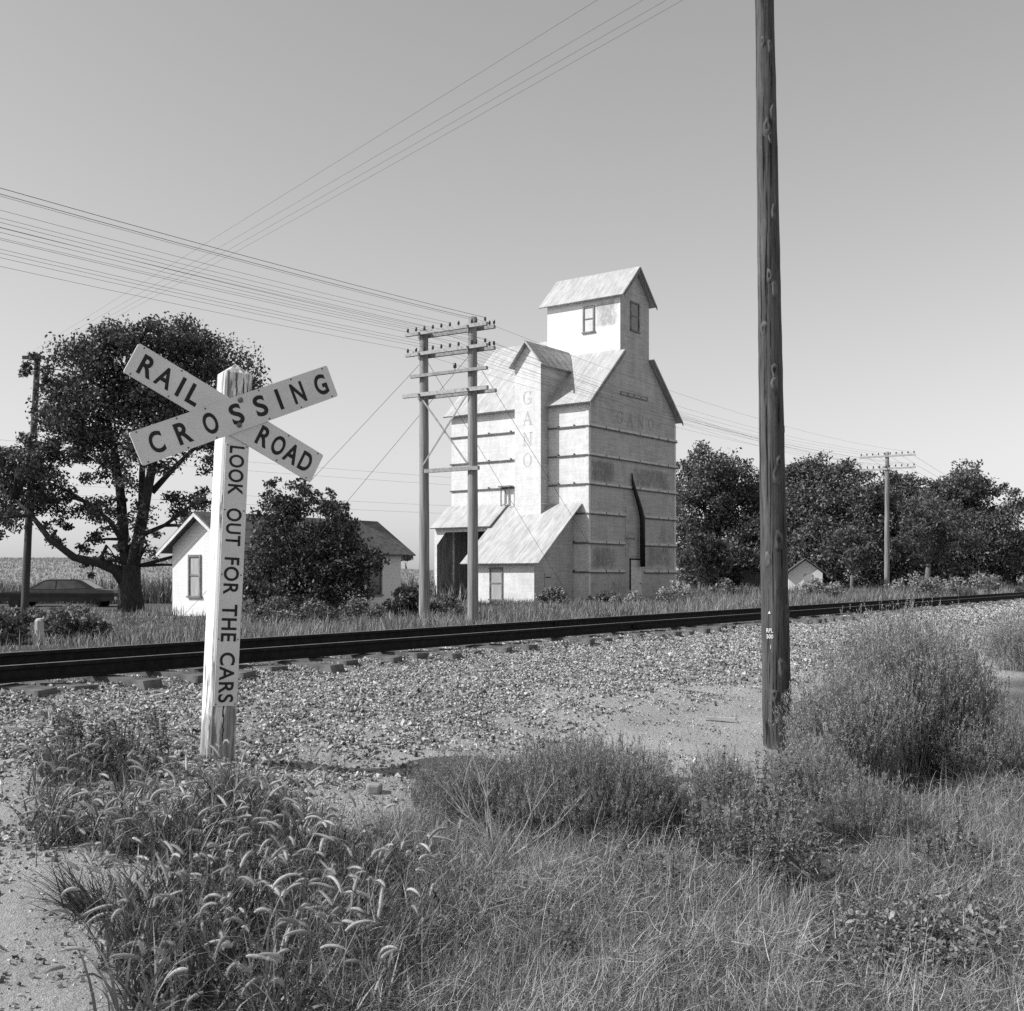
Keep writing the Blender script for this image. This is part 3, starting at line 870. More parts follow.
    m.poly([(dx, 8.6, -.3), (dx, 8.43, -.3), (dx, 8.43, 2.98), (dx, 7.85, 3.62), (dx, 7.85, de + .15), (dx, 8.6, de + .15)], 0)
    m.poly([(dx, 7.85, 3.62), (dx, dy0, 3.62), (dx, dy0, de + .15), (dx, 7.85, de + .15)], 0)
    m.poly([(dx, 8.6, -.3), (dx, 8.6, de + .15), (-.003, 8.6, 4.8), (-.003, 8.6, -.3)], 0)
    m.poly([(dx + .05, 8.42, -.3), (-.003, 8.42, -.3), (-.003, 8.42, 4.6), (dx + .05, 8.42, de)], 1)
    m.poly([(dx, dy0, -.3), (-.003, dy0, -.3), (-.003, dy0, 4.8), (dx, dy0, de + .15)], 1)
    m.build('porch', ['white_siding', 'inner_boards'], root)
    m = MB()
    m.slab([(-1.52, 4.8, 3.80), (-.004, 4.8, 4.98), (-.004, 8.66, 4.98), (-1.52, 8.66, 3.80)][::-1], .06)
    m.build('porch_roof', 'roof_metal', root)
    # small vent pipes by the shaft
    m = MB(); m.box(-.32, -.01, 4.45, 5.2, 5.85, 5.92)
    for y in (4.6, 4.85, 5.1): m.tube([(-.2, y, 4.9), (-.2, y, 5.85)], .03, 6)
    m.build('vent_rack', 'window_frame', root)
plain('pane_pale', .55, .68, 3, .4, bmp=0)
elevator()

# ------------------------------------------------------------------ house
def house():
    rz = math.atan2(ER[1], ER[0])
    # local x runs along the ridge away from the camera, y away to the left; the origin is the middle of the near gable
    root = thing('small_house', 'small white gabled house with dark roof behind the leafy shrub', 'house', (-10.5, 39.0, -1.36), rz)
    L, h, ev, pk = 8.2, 1.62, 2.42, 3.5
    m = MB()
    m.poly([(0, h, -.3), (0, -h, -.3), (0, -h, ev), (0, 0, pk), (0, h, ev)]); m.poly([(L, -h, -.3), (L, h, -.3), (L, h, ev), (L, 0, pk), (L, -h, ev)])
    m.poly([(0, -h, -.3), (L, -h, -.3), (L, -h, ev), (0, -h, ev)]); m.poly([(0, h, -.3), (0, h, ev), (L, h, ev), (L, h, -.3)])
    m.build('wall', 'house_siding', root)
    s = (pk - ev) / h; o = .42
    m = MB()
    for sg in (-1, 1):
        q = [(-.35, sg * (h + o), ev - o * s + .08), (L + .4, sg * (h + o), ev - o * s + .08), (L + .4, 0, pk + .08), (-.35, 0, pk + .08)]
        m.slab(q if sg < 0 else q[::-1], .05)
    m.build('roof', 'shingle', root)
    m = MB()
    for sg in (-1, 1):
        m.solid([(-.38, sg * (h + o), ev - o * s - .1), (-.38, 0, pk - .1), (-.38, 0, pk + .02), (-.38, sg * (h + o), ev - o * s + .02)], [(-.352, sg * (h + o), ev - o * s - .1), (-.352, 0, pk - .1), (-.352, 0, pk + .02), (-.352, sg * (h + o), ev - o * s + .02)])
    m.build('barge_board', 'trim', root)
    for (face, u0, u1, z0, z1) in ((lambda u, z, o: (-o, u, z), .05, .72, .72, 2.12), (lambda u, z, o: (u, -h - o, z), 6.3, 7.1, .7, 2.15), (lambda u, z, o: (u, -h - o, z), 2.0, 2.8, .7, 2.15)):
        mf, mp = MB(), MB()
        frame_window(mf, mp, face, u0, u1, z0, z1, .08)
        wn = mf.build('window', 'window_frame', root); mp.build('pane', 'pane_board' if u0 < 1 else 'car_glass', wn)
    m = MB(); m.box(3.9, 4.3, -.2, .2, 3.2, 4.15); m.build('chimney', 'bark_pale', root)
house()

def shed(name, label, cat, px0, px1, D, eave, peak, mat, roofm, depth=4, rz=.0):
    xa, xb = (px0 - CX) / F * D, (px1 - CX) / F * D; w = (xb - xa) / 2
    z = float(gz((xa + xb) / 2, D))
    root = thing(name, label, cat, ((xa + xb) / 2, D, z), rz)
    m = MB()
    m.solid([(-w, 0, -.3), (w, 0, -.3), (w, 0, eave), (0, 0, peak), (-w, 0, eave)], [(-w, depth, -.3), (w, depth, -.3), (w, depth, eave), (0, depth, peak), (-w, depth, eave)])
    m.build('wall', mat, root)
    m = MB(); s = (peak - eave) / w
    for sg in (-1, 1):
        q = [(sg * (w + .3), -.3, eave - .3 * s + .07), (0, -.3, peak + .07), (0, depth + .3, peak + .07), (sg * (w + .3), depth + .3, eave - .3 * s + .07)]
        m.slab(q[::-1] if sg < 0 else q, .05)
    m.build('roof', roofm, root)
    m = MB(); m.box(-w * .1, w * .4, -.04, -.004, .05, min(2.0, eave - .1)); m.build('door', 'gap_dark' if mat == 'inner_boards' else 'pane_board', root)
shed('shed', 'little white shed half hidden under the trees right of the front pole', 'shed', 789, 822, 74, 1.5, 2.3, 'house_siding', 'shingle', 3, -.2)
shed('barn', 'low dark wooden barn in the shade under the trees beside the elevator', 'barn', 690, 762, 84, 1.5, 2.0, 'inner_boards', 'shingle', 5, .1)

# ------------------------------------------------------------------ poles and wires
def pole_mesh(name, mat, parent, p0, p1, r0, r1, n=14, segs=30, wobble=.006):
    m = MB(); pts, rad = [], []
    ph = random.uniform(0, 6)
    for k in range(segs + 1):
        t = k / segs
        q = Vector(p0).lerp(Vector(p1), t)
        q += Vector((math.sin(t * 5 + ph) * wobble * 2, math.cos(t * 7 + ph) * wobble, 0))
        pts.append(q); rad.append((r0 + (r1 - r0) * t) * (1 + random.uniform(-.02, .02)))
    m.tube(pts, rad, n)
    return m.build(name, mat, parent, True), pts, rad

def front_pole():
    b = ground(775.5, 752); D = 9.86; b = Vector(((778.5 - CX) / F * D, D, float(gz((778.5 - CX) / F * D, D))))
    root = thing('utility_pole', 'thick dark knotty wooden utility pole standing in the foreground weeds', 'utility pole', b)
    H = 8.5
    zt = HY / F * D - b.z
    dxt = ((763.5 - 778.5) / F * D) / zt
    _, pts, rad = pole_mesh('pole', 'creosote', root, (dxt * -.3, 0, -.3), (dxt * H, 0, H), .128, .064, 20, 60, .0035)
    def on(z, a, out=0.0):
        t = (z + .3) / (H + .3); i = min(int(t * 60), 59)
        c = pts[i].lerp(pts[i + 1], t * 60 - i); r = rad[i] + out
        return Vector((c.x + r * math.sin(a), c.y - r * math.cos(a), z))
    zf = lambda py: (HY - py) / F * D - b.z
    kn = [(693, -.35, .03), (665, .25, .05), (540, .2, .05), (475, .15, .05), (463, .35, .035), (385, .15, .05), (372, .1, .04), (290, .3, .05), (278, -.2, .035), (214, .35, .04), (130, -.2, .05), (115, .5, .05), (140, .1, .03), (50, .3, .04), (45, -.5, .03), (560, -.7, .04), (610, .9, .035), (430, .9, .03), (330, -.8, .04)]
    for i, (py, a, s) in enumerate(kn):      # raised oval scars of cut branches
        z = zf(py); m = MB(); N_ = 12; rings = []
        for rr, out in ((1.5, -.004), (1.0, .004), (.72, .009), (.45, .005)):
            rings.append(len(m.v))
            for q in np.linspace(0, 2 * math.pi, N_ + 1)[:-1]:
                w_ = 1 + .16 * math.sin(3 * q + i) + .1 * math.sin(5 * q + 2 * i)
                m.v.append(tuple(on(z + s * rr * 1.15 * w_ * math.sin(q) - .4 * s * rr * (math.sin(q) < 0), a + s * rr * .55 / .1 * w_ * math.cos(q), out)))
        for b0, b1 in zip(rings, rings[1:]):
            for k in range(N_): m.f.append((b0 + k, b0 + (k + 1) % N_, b1 + (k + 1) % N_, b1 + k)); m.m.append(0)
        m.f.append(tuple(range(rings[-1], rings[-1] + N_))); m.m.append(1 if i % 2 == 0 else 0)
        m.build('knot', ['knot_wood', 'gap_dark'], root, True)
    m = MB()
    a0 = -.62
    z = zf(612); m.poly([on(z - .012, a0 - .1, .003), on(z - .012, a0 + .1, .003), on(z + .014, a0, .003)])
    m.poly([on(zf(648), a0 + .02, .003), on(zf(648), a0 + .07, .003), on(zf(644), a0 + .08, .003), on(zf(644), a0 + .04, .003)])
    m.build('pole_mark', 'sign_white', root)
    for s, py in (('RPL', 632), ('500', 638)):
        text_mesh(s, (-.026, .026, 0, .036), 'sign_white', 'lettering', root, .02, .004, lambda u, v, d, py=py: on(zf(py) + v, a0 + .0 + u / .105, d))
    return root
front_pole()

def insulator(m, x, y, z, s=1.0):
    m.tube([(x, y, z), (x, y, z + .05 * s), (x, y, z + .055 * s), (x, y, z + .10 * s), (x, y, z + .12 * s), (x, y, z + .17 * s), (x, y, z + .185 * s)], [.012, .012, .048 * s, .042 * s, .045 * s, .036 * s, .012], 8)

WIRES = []
def hframe():
    c = Vector((-1.67, 30.0, 0)); zb = float(gz(c.x, c.y))
    rz = math.atan2(-TN[1], -TN[0])          # local x points across the line, towards the camera side (right in the picture)
    root = thing('double_telegraph_pole', 'pair of wooden telegraph poles joined by four crossarms and a cross brace', 'telegraph pole', (c.x, c.y, zb), rz)
    for sx, H in ((-.79, 6.53 - zb), (.79, 6.68 - zb)):
        pole_mesh('pole', 'pole_wood', root, (sx, 0, -.4), (sx, 0, H), .145, .115, 12, 20, .004)
    def arm(z, x0, x1, name='crossarm', mat='arm_wood', dy=-.17, h=.085, d=.09):
        m = MB()
        m.box(x0, x1, dy - d / 2, dy + d / 2, z - h / 2, z + h / 2)
        return m.build(name, mat, root)
    Z1, Z2, Z3, Z4 = [v - zb for v in (6.42, 5.88, 5.30, 4.80)]
    for Z, n in ((Z1, 10), (Z2, 10)):
        a = arm(Z, -1.27, 1.36, mat='arm_pale'); arm(Z - .02, -1.1, 1.36, dy=.17)
        for k in range(n):
            x = -1.2 + 2.5 * k / (n - 1)
            if abs(abs(x) - .79) < .12: x += .14
            m = MB(); insulator(m, x, -.17, Z + .04, .72)
            m.build('insulator', 'insulator_glass', root, True)
            WIRES.append((x, -.17, Z + .055 + .1 + zb, 0))
        for x in (1.2, 1.34):
            m = MB(); insulator(m, x, .17, Z + .02, .72); m.build('insulator', 'insulator_glass', root, True)
    for x in (-1.28, -1.1):
        m = MB(); insulator(m, x, .17, Z2 - .02 + .04, .72); m.build('insulator', 'insulator_glass', root, True)
    arm(Z3, -1.1, 1.36, h=.08); m = MB(); insulator(m, .35, -.17, Z3 + .04); m.build('insulator', 'insulator_glass', root, True)
    arm(Z4, -1.36, 1.38, mat='arm_pale', h=.10); arm(Z4 - .03, -1.1, 1.4, dy=.17)
    arm(2.78 - zb, -.62, 1.1, name='spreader', h=.1)
    m = MB()
    for (a, b, dy) in (((-.72, 4.66 - zb), (.72, 2.92 - zb), -.145), ((.72, 4.66 - zb), (-.72, 2.92 - zb), -.16)):
        m.solid([(a[0] - .03, dy - .012, a[1]), (a[0] + .03, dy - .012, a[1]), (b[0] + .03, dy - .012, b[1]), (b[0] - .03, dy - .012, b[1])],
                [(a[0] - .03, dy, a[1]), (a[0] + .03, dy, a[1]), (b[0] + .03, dy, b[1]), (b[0] - .03, dy, b[1])])
    m.build('cross_brace', 'arm_wood', root)
    m = MB()
    for sx in (-.79, .79):
        for Z in (Z1, Z2, Z4): m.tube([(sx, -.24, Z), (sx, -.16, Z)], .03, 6)
    m.build('bolt', 'bolt_metal', root)
    out = []
    for (x, y, z, _) in WIRES:
        q = rotz((x, y, 0), rz) + c; out.append(Vector((q.x, q.y, z)))
    return root, c, rz, out
HF, HC, HRZ, HINS = hframe()

def line_pole(px, pytop, D, label, arms, H=None):
    x = (px - CX) / F * D; zb = float(gz(x, D)); zt = (HY - pytop) / F * D
    root = thing('telegraph_pole', label, 'telegraph pole', (x, D, zb), HRZ)
    pole_mesh('pole', 'pole_wood', root, (0, 0, -.4), (0, 0, zt - zb), .16, .11, 10, 14, .004)
    ins = []
    for (dz, x0, x1, n, mat) in arms:
        z = zt - zb - dz
        m = MB(); m.box(x0, x1, -.17, -.08, z - .045, z + .045); m.build('crossarm', mat, root)
        for k in range(n):
            xx = x0 + .08 + (x1 - x0 - .16) * k / max(n - 1, 1)
            m = MB(); insulator(m, xx, -.125, z + .06, .85); m.build('insulator', 'insulator_glass', root, True)
            q = rotz((xx, -.125, 0), HRZ); ins.append(Vector((x + q.x, D + q.y, zb + z + .2)))
    return root, ins
PR, INS2 = line_pole(887, 452, 65, 'single tall telegraph pole with crossarms in front of the right-hand trees', [(.25, -1.5, 1.6, 10, 'arm_pale'), (.95, .1, 1.6, 5, 'arm_pale'), (.98, -1.5, .05, 5, 'arm_pale')])
P3, INS3 = line_pole(1018, 505, 113, 'distant telegraph pole at the right edge of the trees', [(.3, -1.6, 1.6, 10, 'arm_pale'), (1.3, -1.6, 1.6, 8, 'arm_pale')])

def wire(a, b, sag, r, label, group, n=26, name='telegraph_wire'):
    a, b = Vector(a), Vector(b); m = MB(); pts = []
    for k in range(n + 1):
        t = k / n; q = a.lerp(b, t); q.z -= 4 * sag * t * (1 - t); pts.append(q)
    m.tube(pts, r, 5)
    return tag(m.build(name, 'wire_metal'), label, 'wire', group)

def wires():
    prev = Vector((-24.0, -34.5, 0)) * 1.0       # the pole before, out of the picture
    step = -Vector((TR[0], TR[1], 0)) * 42
    for i, q in enumerate(HINS):
        if i in (1, 3, 6, 11, 15): continue
        r = .0055 if i in (8, 9) else .0034
        wire(q, q + step + Vector((0, 0, random.uniform(-.05, .05))), .55 + random.uniform(-.04, .04), r,
             'thin telegraph wire running from the double pole up to the left edge of the sky', 'telegraph wires left of the double pole')
        if i % 2 == 0 or i > 11:
            wire(q, INS2[i % len(INS2)], .5 + random.uniform(-.05, .05), .0032, 'thin telegraph wire running right from the double pole past the elevator gable', 'telegraph wires right of the double pole')
    for i in range(0, 10, 2):
        wire(INS2[i], INS3[i], .7, .006, 'faint telegraph wire between the single pole and the distant pole', 'telegraph wires over the right-hand trees')
wires()

def guys():
    def hp(sx, z): q = rotz((sx, 0, 0), HRZ) + HC; return Vector((q.x, q.y, z))
    g = 'guy wires of the double pole'
    def go(a, px, py, label):
        b = ground(px, py); wire(a, b, .02, .006, label, g, 4, 'guy_wire')
    go(hp(-.79, 5.75), 183, 616, 'upper slanting guy wire from the left one of the paired poles to the grass')
    go(hp(.79, 5.8), 250, 617, 'slanting guy wire from the right one of the paired poles to the shrub')
    go(hp(-.79, 5.85), 576, 608, 'slanting guy wire from the left one of the paired poles across the office roof')
    go(hp(.79, 5.7), 628, 606, 'slanting guy wire from the right one of the paired poles across the lettered shaft')
    a = at(917, 524, 66); 
    wire(at(888, 470, 65), ground(944, 580), .02, .008, 'guy wire slanting down beside the single telegraph pole', 'guy wire of the single pole', 4, 'guy_wire')
guys()

def left_pole():
    D = 47.2; x = (24 - CX) / F * D; zb = float(gz(x, D))
    root = thing('utility_pole', 'dark leaning utility pole at the left edge in front of the big tree', 'utility pole', (x, D, zb))
    zt = (HY - 357) / F * D - zb; dx = (37.5 - 24) / F * D
    pole_mesh('pole', 'pole_dark', root, (0, 0, -.4), (dx, 0, zt), .165, .12, 10, 16, .006)
    m = MB(); m.box(dx - .55, dx + .35, -.2, -.1, zt - .12, zt + .02); m.build('crossarm', 'pole_dark', root)
    g = 'power lines crossing the sky from the left pole'
    labs = ('highest of four power lines climbing to the top of the sky', 'second highest of four power lines climbing to the top of the sky', 'third of four power lines climbing to the top of the sky, close above the lowest', 'lowest of four power lines climbing to the top of the sky')
    for k, (px, dz) in enumerate(((597, 0), (638, 0), (656, 0), (667, 0))):
        a = Vector((x + dx - .4 + .25 * k, D - .15, zb + zt + .05 - .0 * k))
        q = at(px, 0, 15.0); d = q - a
        wire(a, a + d * 1.35, .0 + .05 * k, .0027, labs[k], g, 20, 'power_line')
left_pole()
# the power lines of another road, behind the house
for k, (y0, y1) in enumerate(((436, 490), (447, 496), (478, 513), (488, 520))):
    lab = ('top', 'second', 'third', 'lowest')[k] + ' one of four faint power lines far behind the house roof'
    wire(at(-40, y0, 100), at(640, y1, 125), .3, .009, lab, 'power lines behind the house', 12, 'power_line')

# ------------------------------------------------------------------ vegetation
def leaf_quads(C, size, droop=.3):
    """C (n,3) centres; size (n,): small folded diamond leaves with random directions"""
    n = len(C)
    u = RNG.normal(size=(n, 3)); u[:, 2] -= droop; u /= np.linalg.norm(u, axis=1)[:, None]
    a = RNG.normal(size=(n, 3)); a[:, 2] += .5
    v = np.cross(u, a); v /= np.linalg.norm(v, axis=1)[:, None] + 1e-9
    s = size[:, None]
    V = np.stack([C - u * s * .6, C + v * s * .34, C + u * s * .6, C - v * s * .34], 1).reshape(-1, 3)
    Fq = np.arange(n * 4).reshape(-1, 4)
    return V, Fq

def tree(name, label, cat, px, D, blobs, n_leaf, leaf, trunk_r, leafm, barkm='bark', group=None, depth=.9, limbs=None, clump=.16, base=None, seed=1, fork=.3, shell=.45, gapy=1.0):
    """blobs: (px, py, r_px, weight) clumps of the crown, given where the photograph shows them at distance D"""
    rs = np.random.default_rng(seed); rd = random.Random(seed)
    bx = (px - CX) / F * D; bz = float(gz(bx, D))
    root = thing(name, label, cat, (bx, D, bz), 0, group)
    cs = []
    for b in blobs:
        q = at(b[0], b[1], D); r = b[2] / F * D
        cs.append((Vector((q.x - bx, rd.uniform(-1, 1) * depth * 2.2, q.z - bz)), r, b[3] if len(b) > 3 else 1))
    tot = sum(r ** 2 * w for _, r, w in cs)
    C = []; m = MB()
    top = max(c.z + r for c, r, _ in cs)
    fk = Vector((rd.uniform(-.1, .1), 0, top * fork))
    if limbs:
        for pl, r0, r1 in limbs:
            pts = [Vector(((p[0] - CX) / F * D - bx, p[2] if len(p) > 2 else 0, (HY - p[1]) / F * D - bz)) for p in pl]
            m.tube(pts, list(np.linspace(r0, r1, len(pts))), 9)
    else:
        m.tube([(0, 0, -.3), (rd.uniform(-.05, .05), 0, fk.z * .5), fk], [trunk_r * 1.15, trunk_r * .95, trunk_r * .8], 9)
    tips = [Vector(m.v[-1])] if limbs else []
    for c, r, w in cs:
        st = fk if not limbs else min([Vector(v) for v in m.v[::9]][:240], key=lambda q: (q - c).length + abs(min(0, c.z - q.z)) * 2)
        mid = st.lerp(c, .55) + Vector((rd.uniform(-.2, .2), rd.uniform(-.2, .2), rd.uniform(.0, .3))) * r
        m.tube([st, mid, c], [trunk_r * .2, trunk_r * .14, trunk_r * .07], 6)
        k = max(5, int(34 * w * (r / (cs[0][1])) ** 1.4))
        nl = int(n_leaf * r ** 2 * w / tot / k) + 1
        for j in range(k):
            d = rs.normal(size=3); d /= np.linalg.norm(d)
            rr = r * (shell + (1.05 - shell) * rs.random() ** .7)
            sc = np.array(c) + d * rr * np.array([1, 1.0, .92])
            if j % 2 == 0:
                m.tube([c, c.lerp(Vector(sc), .5) + Vector((0, 0, .08 * r)), Vector(sc)], [trunk_r * .09, trunk_r * .06, trunk_r * .025], 4)
            g = np.clip(rs.normal(size=(nl, 3)), -1.7, 1.7) * clump * r * np.array([1.25, 1.25, .85]) * rs.uniform(.7, 1.35)
            C.append(sc + g)
    C = np.concatenate(C)
    C = C[C[:, 2] > .05]
    V, Fq = leaf_quads(C, leaf * RNG.uniform(.6, 1.3, len(C)))
    npmesh('crown', V, [Fq], leafm, root)
    m.build('trunk', barkm, root, True)
    return root

tree('broad_tree', 'big dark broad-crowned tree with forked trunk at the left, before the field', 'tree', 131, 45,
     [(120, 366, 44), (78, 374, 38), (165, 355, 42), (205, 372, 40), (56, 400, 28), (232, 398, 30), (256, 410, 14, .7), (85, 415, 40), (125, 405, 45), (170, 405, 42), (208, 420, 30), (52, 374, 15, .8), (190, 342, 22), (150, 342, 22), (100, 348, 22),
      (22, 474, 32, .9), (40, 458, 22, .8), (60, 470, 22, .7), (80, 440, 26, .8), (2, 492, 30), (46, 500, 26, .6), (10, 520, 22, .7), (-12, 470, 26), (55, 455, 18, .5), (95, 462, 30, .5), (140, 450, 30, .5), (180, 455, 26, .5), (205, 480, 22, .35), (218, 505, 18, .4), (200, 530, 14, .3), (222, 545, 9, .3), (170, 500, 24, .4), (125, 500, 30, .45), (85, 510, 22, .35), (105, 545, 20, .45), (88, 565, 12, .5), (155, 545, 18, .35), (72, 540, 15, .6), (48, 530, 16, .7), (175, 565, 10, .25), (64, 432, 22, .8), (215, 450, 20, .5)],
     78000, .125, .42, 'leaf_big_tree', 'bark', None, .75,
     [([(132, 618), (131, 600), (130, 585), (131, 565)], .55, .38), ([(129, 570), (122, 540, .2), (118, 500, .4), (112, 460, .5), (104, 420, .5), (96, 385, .6)], .27, .06),
      ([(132, 570), (142, 535, -.3), (150, 495, -.4), (160, 455, -.6), (176, 410, -.6), (190, 370, -.8)], .28, .06), ([(133, 560), (136, 520, .7), (134, 470, 1.0), (138, 420, 1), (142, 380, 1)], .2, .05),
      ([(128, 588), (118, 570, -.3), (104, 563, -.6), (84, 558, -1), (62, 540, -1.2), (45, 518, -1.2), (25, 500, -1)], .24, .06), ([(122, 540), (105, 520, .5), (85, 505, .8), (60, 490, 1), (38, 480, 1)], .12, .04),
      ([(152, 492), (172, 470, 0), (200, 440, .3), (222, 410, .5)], .13, .04), ([(142, 535), (165, 525, 0), (190, 505, .2), (212, 500, .3)], .1, .03)], .18, seed=5, shell=.55)

tree('leafy_shrub', 'tall dark leafy shrub growing against the long side of the white house', 'shrub', 305, 36.0,
     [(302, 502, 18), (298, 482, 8, .8), (276, 494, 13, .8), (322, 500, 13), (292, 512, 16), (278, 525, 24), (325, 525, 24), (342, 535, 18, .7), (290, 560, 36), (328, 560, 36), (358, 560, 24), (268, 575, 28), (300, 590, 32), (345, 590, 26), (262, 600, 20), (318, 610, 22), (372, 560, 14), (335, 508, 13, .7), (262, 545, 12, .4), (252, 585, 14)],
     27000, .1, .12, 'leaf_shrub', 'bark', None, .45, None, .14, seed=8, fork=.25, shell=.6)

RT = 'trees in the row on the right'
tree('broad_tree', 'dark rounded tree just right of the elevator wall', 'tree', 712, 84, [(705, 468, 24), (690, 480, 24), (735, 478, 24), (720, 490, 26), (700, 510, 32), (738, 512, 30), (690, 540, 26), (725, 545, 32), (755, 500, 22), (770, 520, 20), (750, 545, 28), (682, 515, 20), (715, 565, 24), (690, 568, 20), (750, 572, 18)], 42000, .2, .35, 'leaf_right_tree', 'bark', RT, 1.2, seed=21, fork=.22)
tree('broad_tree', 'dark tree half hidden behind the thick front pole', 'tree', 775, 92, [(772, 488, 24), (760, 510, 26), (785, 505, 24), (775, 535, 32), (762, 562, 26), (795, 545, 28), (790, 570, 24)], 22000, .22, .35, 'leaf_right_tree', 'bark', RT, 1.2, seed=22, fork=.22)
tree('broad_tree', 'widest dark tree, between the thick front pole and the single telegraph pole', 'tree', 838, 80, [(822, 472, 24), (848, 476, 24), (805, 482, 20), (868, 490, 22), (830, 500, 32), (860, 515, 30), (802, 515, 28), (840, 540, 36), (810, 552, 28), (872, 545, 28), (888, 515, 22), (895, 540, 20), (850, 572, 28), (885, 570, 24), (820, 578, 18)], 46000, .2, .38, 'leaf_right_tree', 'bark', RT, 1.2, seed=23, fork=.22)
tree('broad_tree', 'lower tree with ragged top just right of the single telegraph pole', 'tree', 912, 95, [(905, 492, 18), (922, 488, 16), (938, 500, 20), (895, 505, 18), (915, 520, 28), (940, 535, 26), (905, 552, 28), (935, 568, 24), (895, 575, 22)], 28000, .21, .3, 'leaf_right_tree', 'bark', RT, 1.2, seed=24, fork=.25)
tree('broad_tree', 'tallest rounded tree near the right edge of the photo', 'tree', 972, 86, [(962, 482, 20), (982, 485, 22), (948, 490, 14, .7), (1000, 500, 16, .7), (1008, 512, 10, .6), (970, 508, 28), (995, 525, 24), (948, 525, 26), (970, 545, 30), (1000, 555, 24), (945, 562, 26), (985, 575, 24)], 36000, .2, .33, 'leaf_right_tree', 'bark', RT, 1.2, seed=25, fork=.25)
tree('broad_tree', 'smaller pale willow-like tree leaning before the tallest right-hand tree', 'tree', 928, 74, [(925, 512, 20, .6), (910, 528, 18, .7), (945, 520, 18, .6), (930, 538, 24, .7), (955, 540, 16, .6), (905, 550, 14, .6)], 9000, .17, .2, 'leaf_pale_tree', 'bark_pale', RT, .8, seed=26, fork=.3)
tree('broad_tree', 'low bushy tree at the right edge below the distant pole', 'tree', 1014, 90, [(1010, 545, 18), (1024, 552, 20), (1000, 562, 18), (1020, 572, 18), (1040, 555, 22), (1005, 580, 12)], 12000, .2, .2, 'leaf_right_tree', 'bark', RT, 1, seed=27, fork=.25)
tree('leafy_shrub', 'pale bushy sapling right against the elevator corner', 'shrub', 700, 70, [(698, 545, 14), (712, 552, 14), (690, 560, 12), (705, 566, 14), (720, 565, 10)], 3600, .2, .1, 'leaf_pale_tree', 'bark_pale', None, .6, seed=28, fork=.3)
tree('leafy_shrub', 'pale round bush in front of the widest dark tree', 'shrub', 852, 72, [(848, 540, 13), (862, 546, 12), (840, 552, 12), (855, 558, 14)], 2600, .2, .12, 'leaf_pale_tree', 'bark_pale', None, .6, seed=29, fork=.3)
tree('leafy_shrub', 'low dark brush under the right-hand trees beside the single telegraph pole', 'shrub', 925, 78, [(905, 575, 16), (925, 572, 18), (945, 575, 16), (968, 578, 15), (885, 580, 14), (990, 582, 12)], 7000, .25, .1, 'leaf_right_tree', 'bark', None, .8, seed=35, fork=.3)
tree('leafy_shrub', 'dark leafy bush left of the paired telegraph poles', 'shrub', 407, 33, [(403, 594, 9), (414, 596, 9), (398, 606, 10), (414, 608, 10), (424, 606, 7)], 2600, .1, .05, 'leaf_shrub', 'bark', None, .25, seed=30, fork=.3)
tree('leafy_shrub', 'dark leafy bush by the track at the left edge', 'shrub', 20, 21.5, [(15, 624, 18), (0, 620, 18), (32, 618, 14), (-12, 628, 16), (22, 634, 14)], 4200, .07, .05, 'leaf_weed', 'bark', None, .3, seed=31, fork=.3)
tree('leafy_shrub', 'dark leafy bush by the track below the parked car', 'shrub', 78, 22.5, [(66, 622, 15), (84, 620, 16), (100, 628, 12), (58, 632, 12), (78, 634, 15), (98, 638, 10)], 4200, .07, .05, 'leaf_weed', 'bark', None, .3, seed=32, fork=.3)
tree('broad_tree', 'tiny far-off tree on the field edge between house and poles', 'tree', 406, 190, [(404, 556, 4.5), (409, 557, 4), (400, 558, 3)], 900, .35, .15, 'leaf_right_tree', 'bark', None, .8, seed=33, fork=.3)
tree('leafy_shrub', 'low dark bush at the foot of the elevator wall', 'shrub', 605, 53, [(600, 600, 7), (610, 598, 8), (592, 602, 6), (603, 606, 6)], 1400, .12, .04, 'leaf_weed', 'bark', None, .4, seed=34, fork=.3)

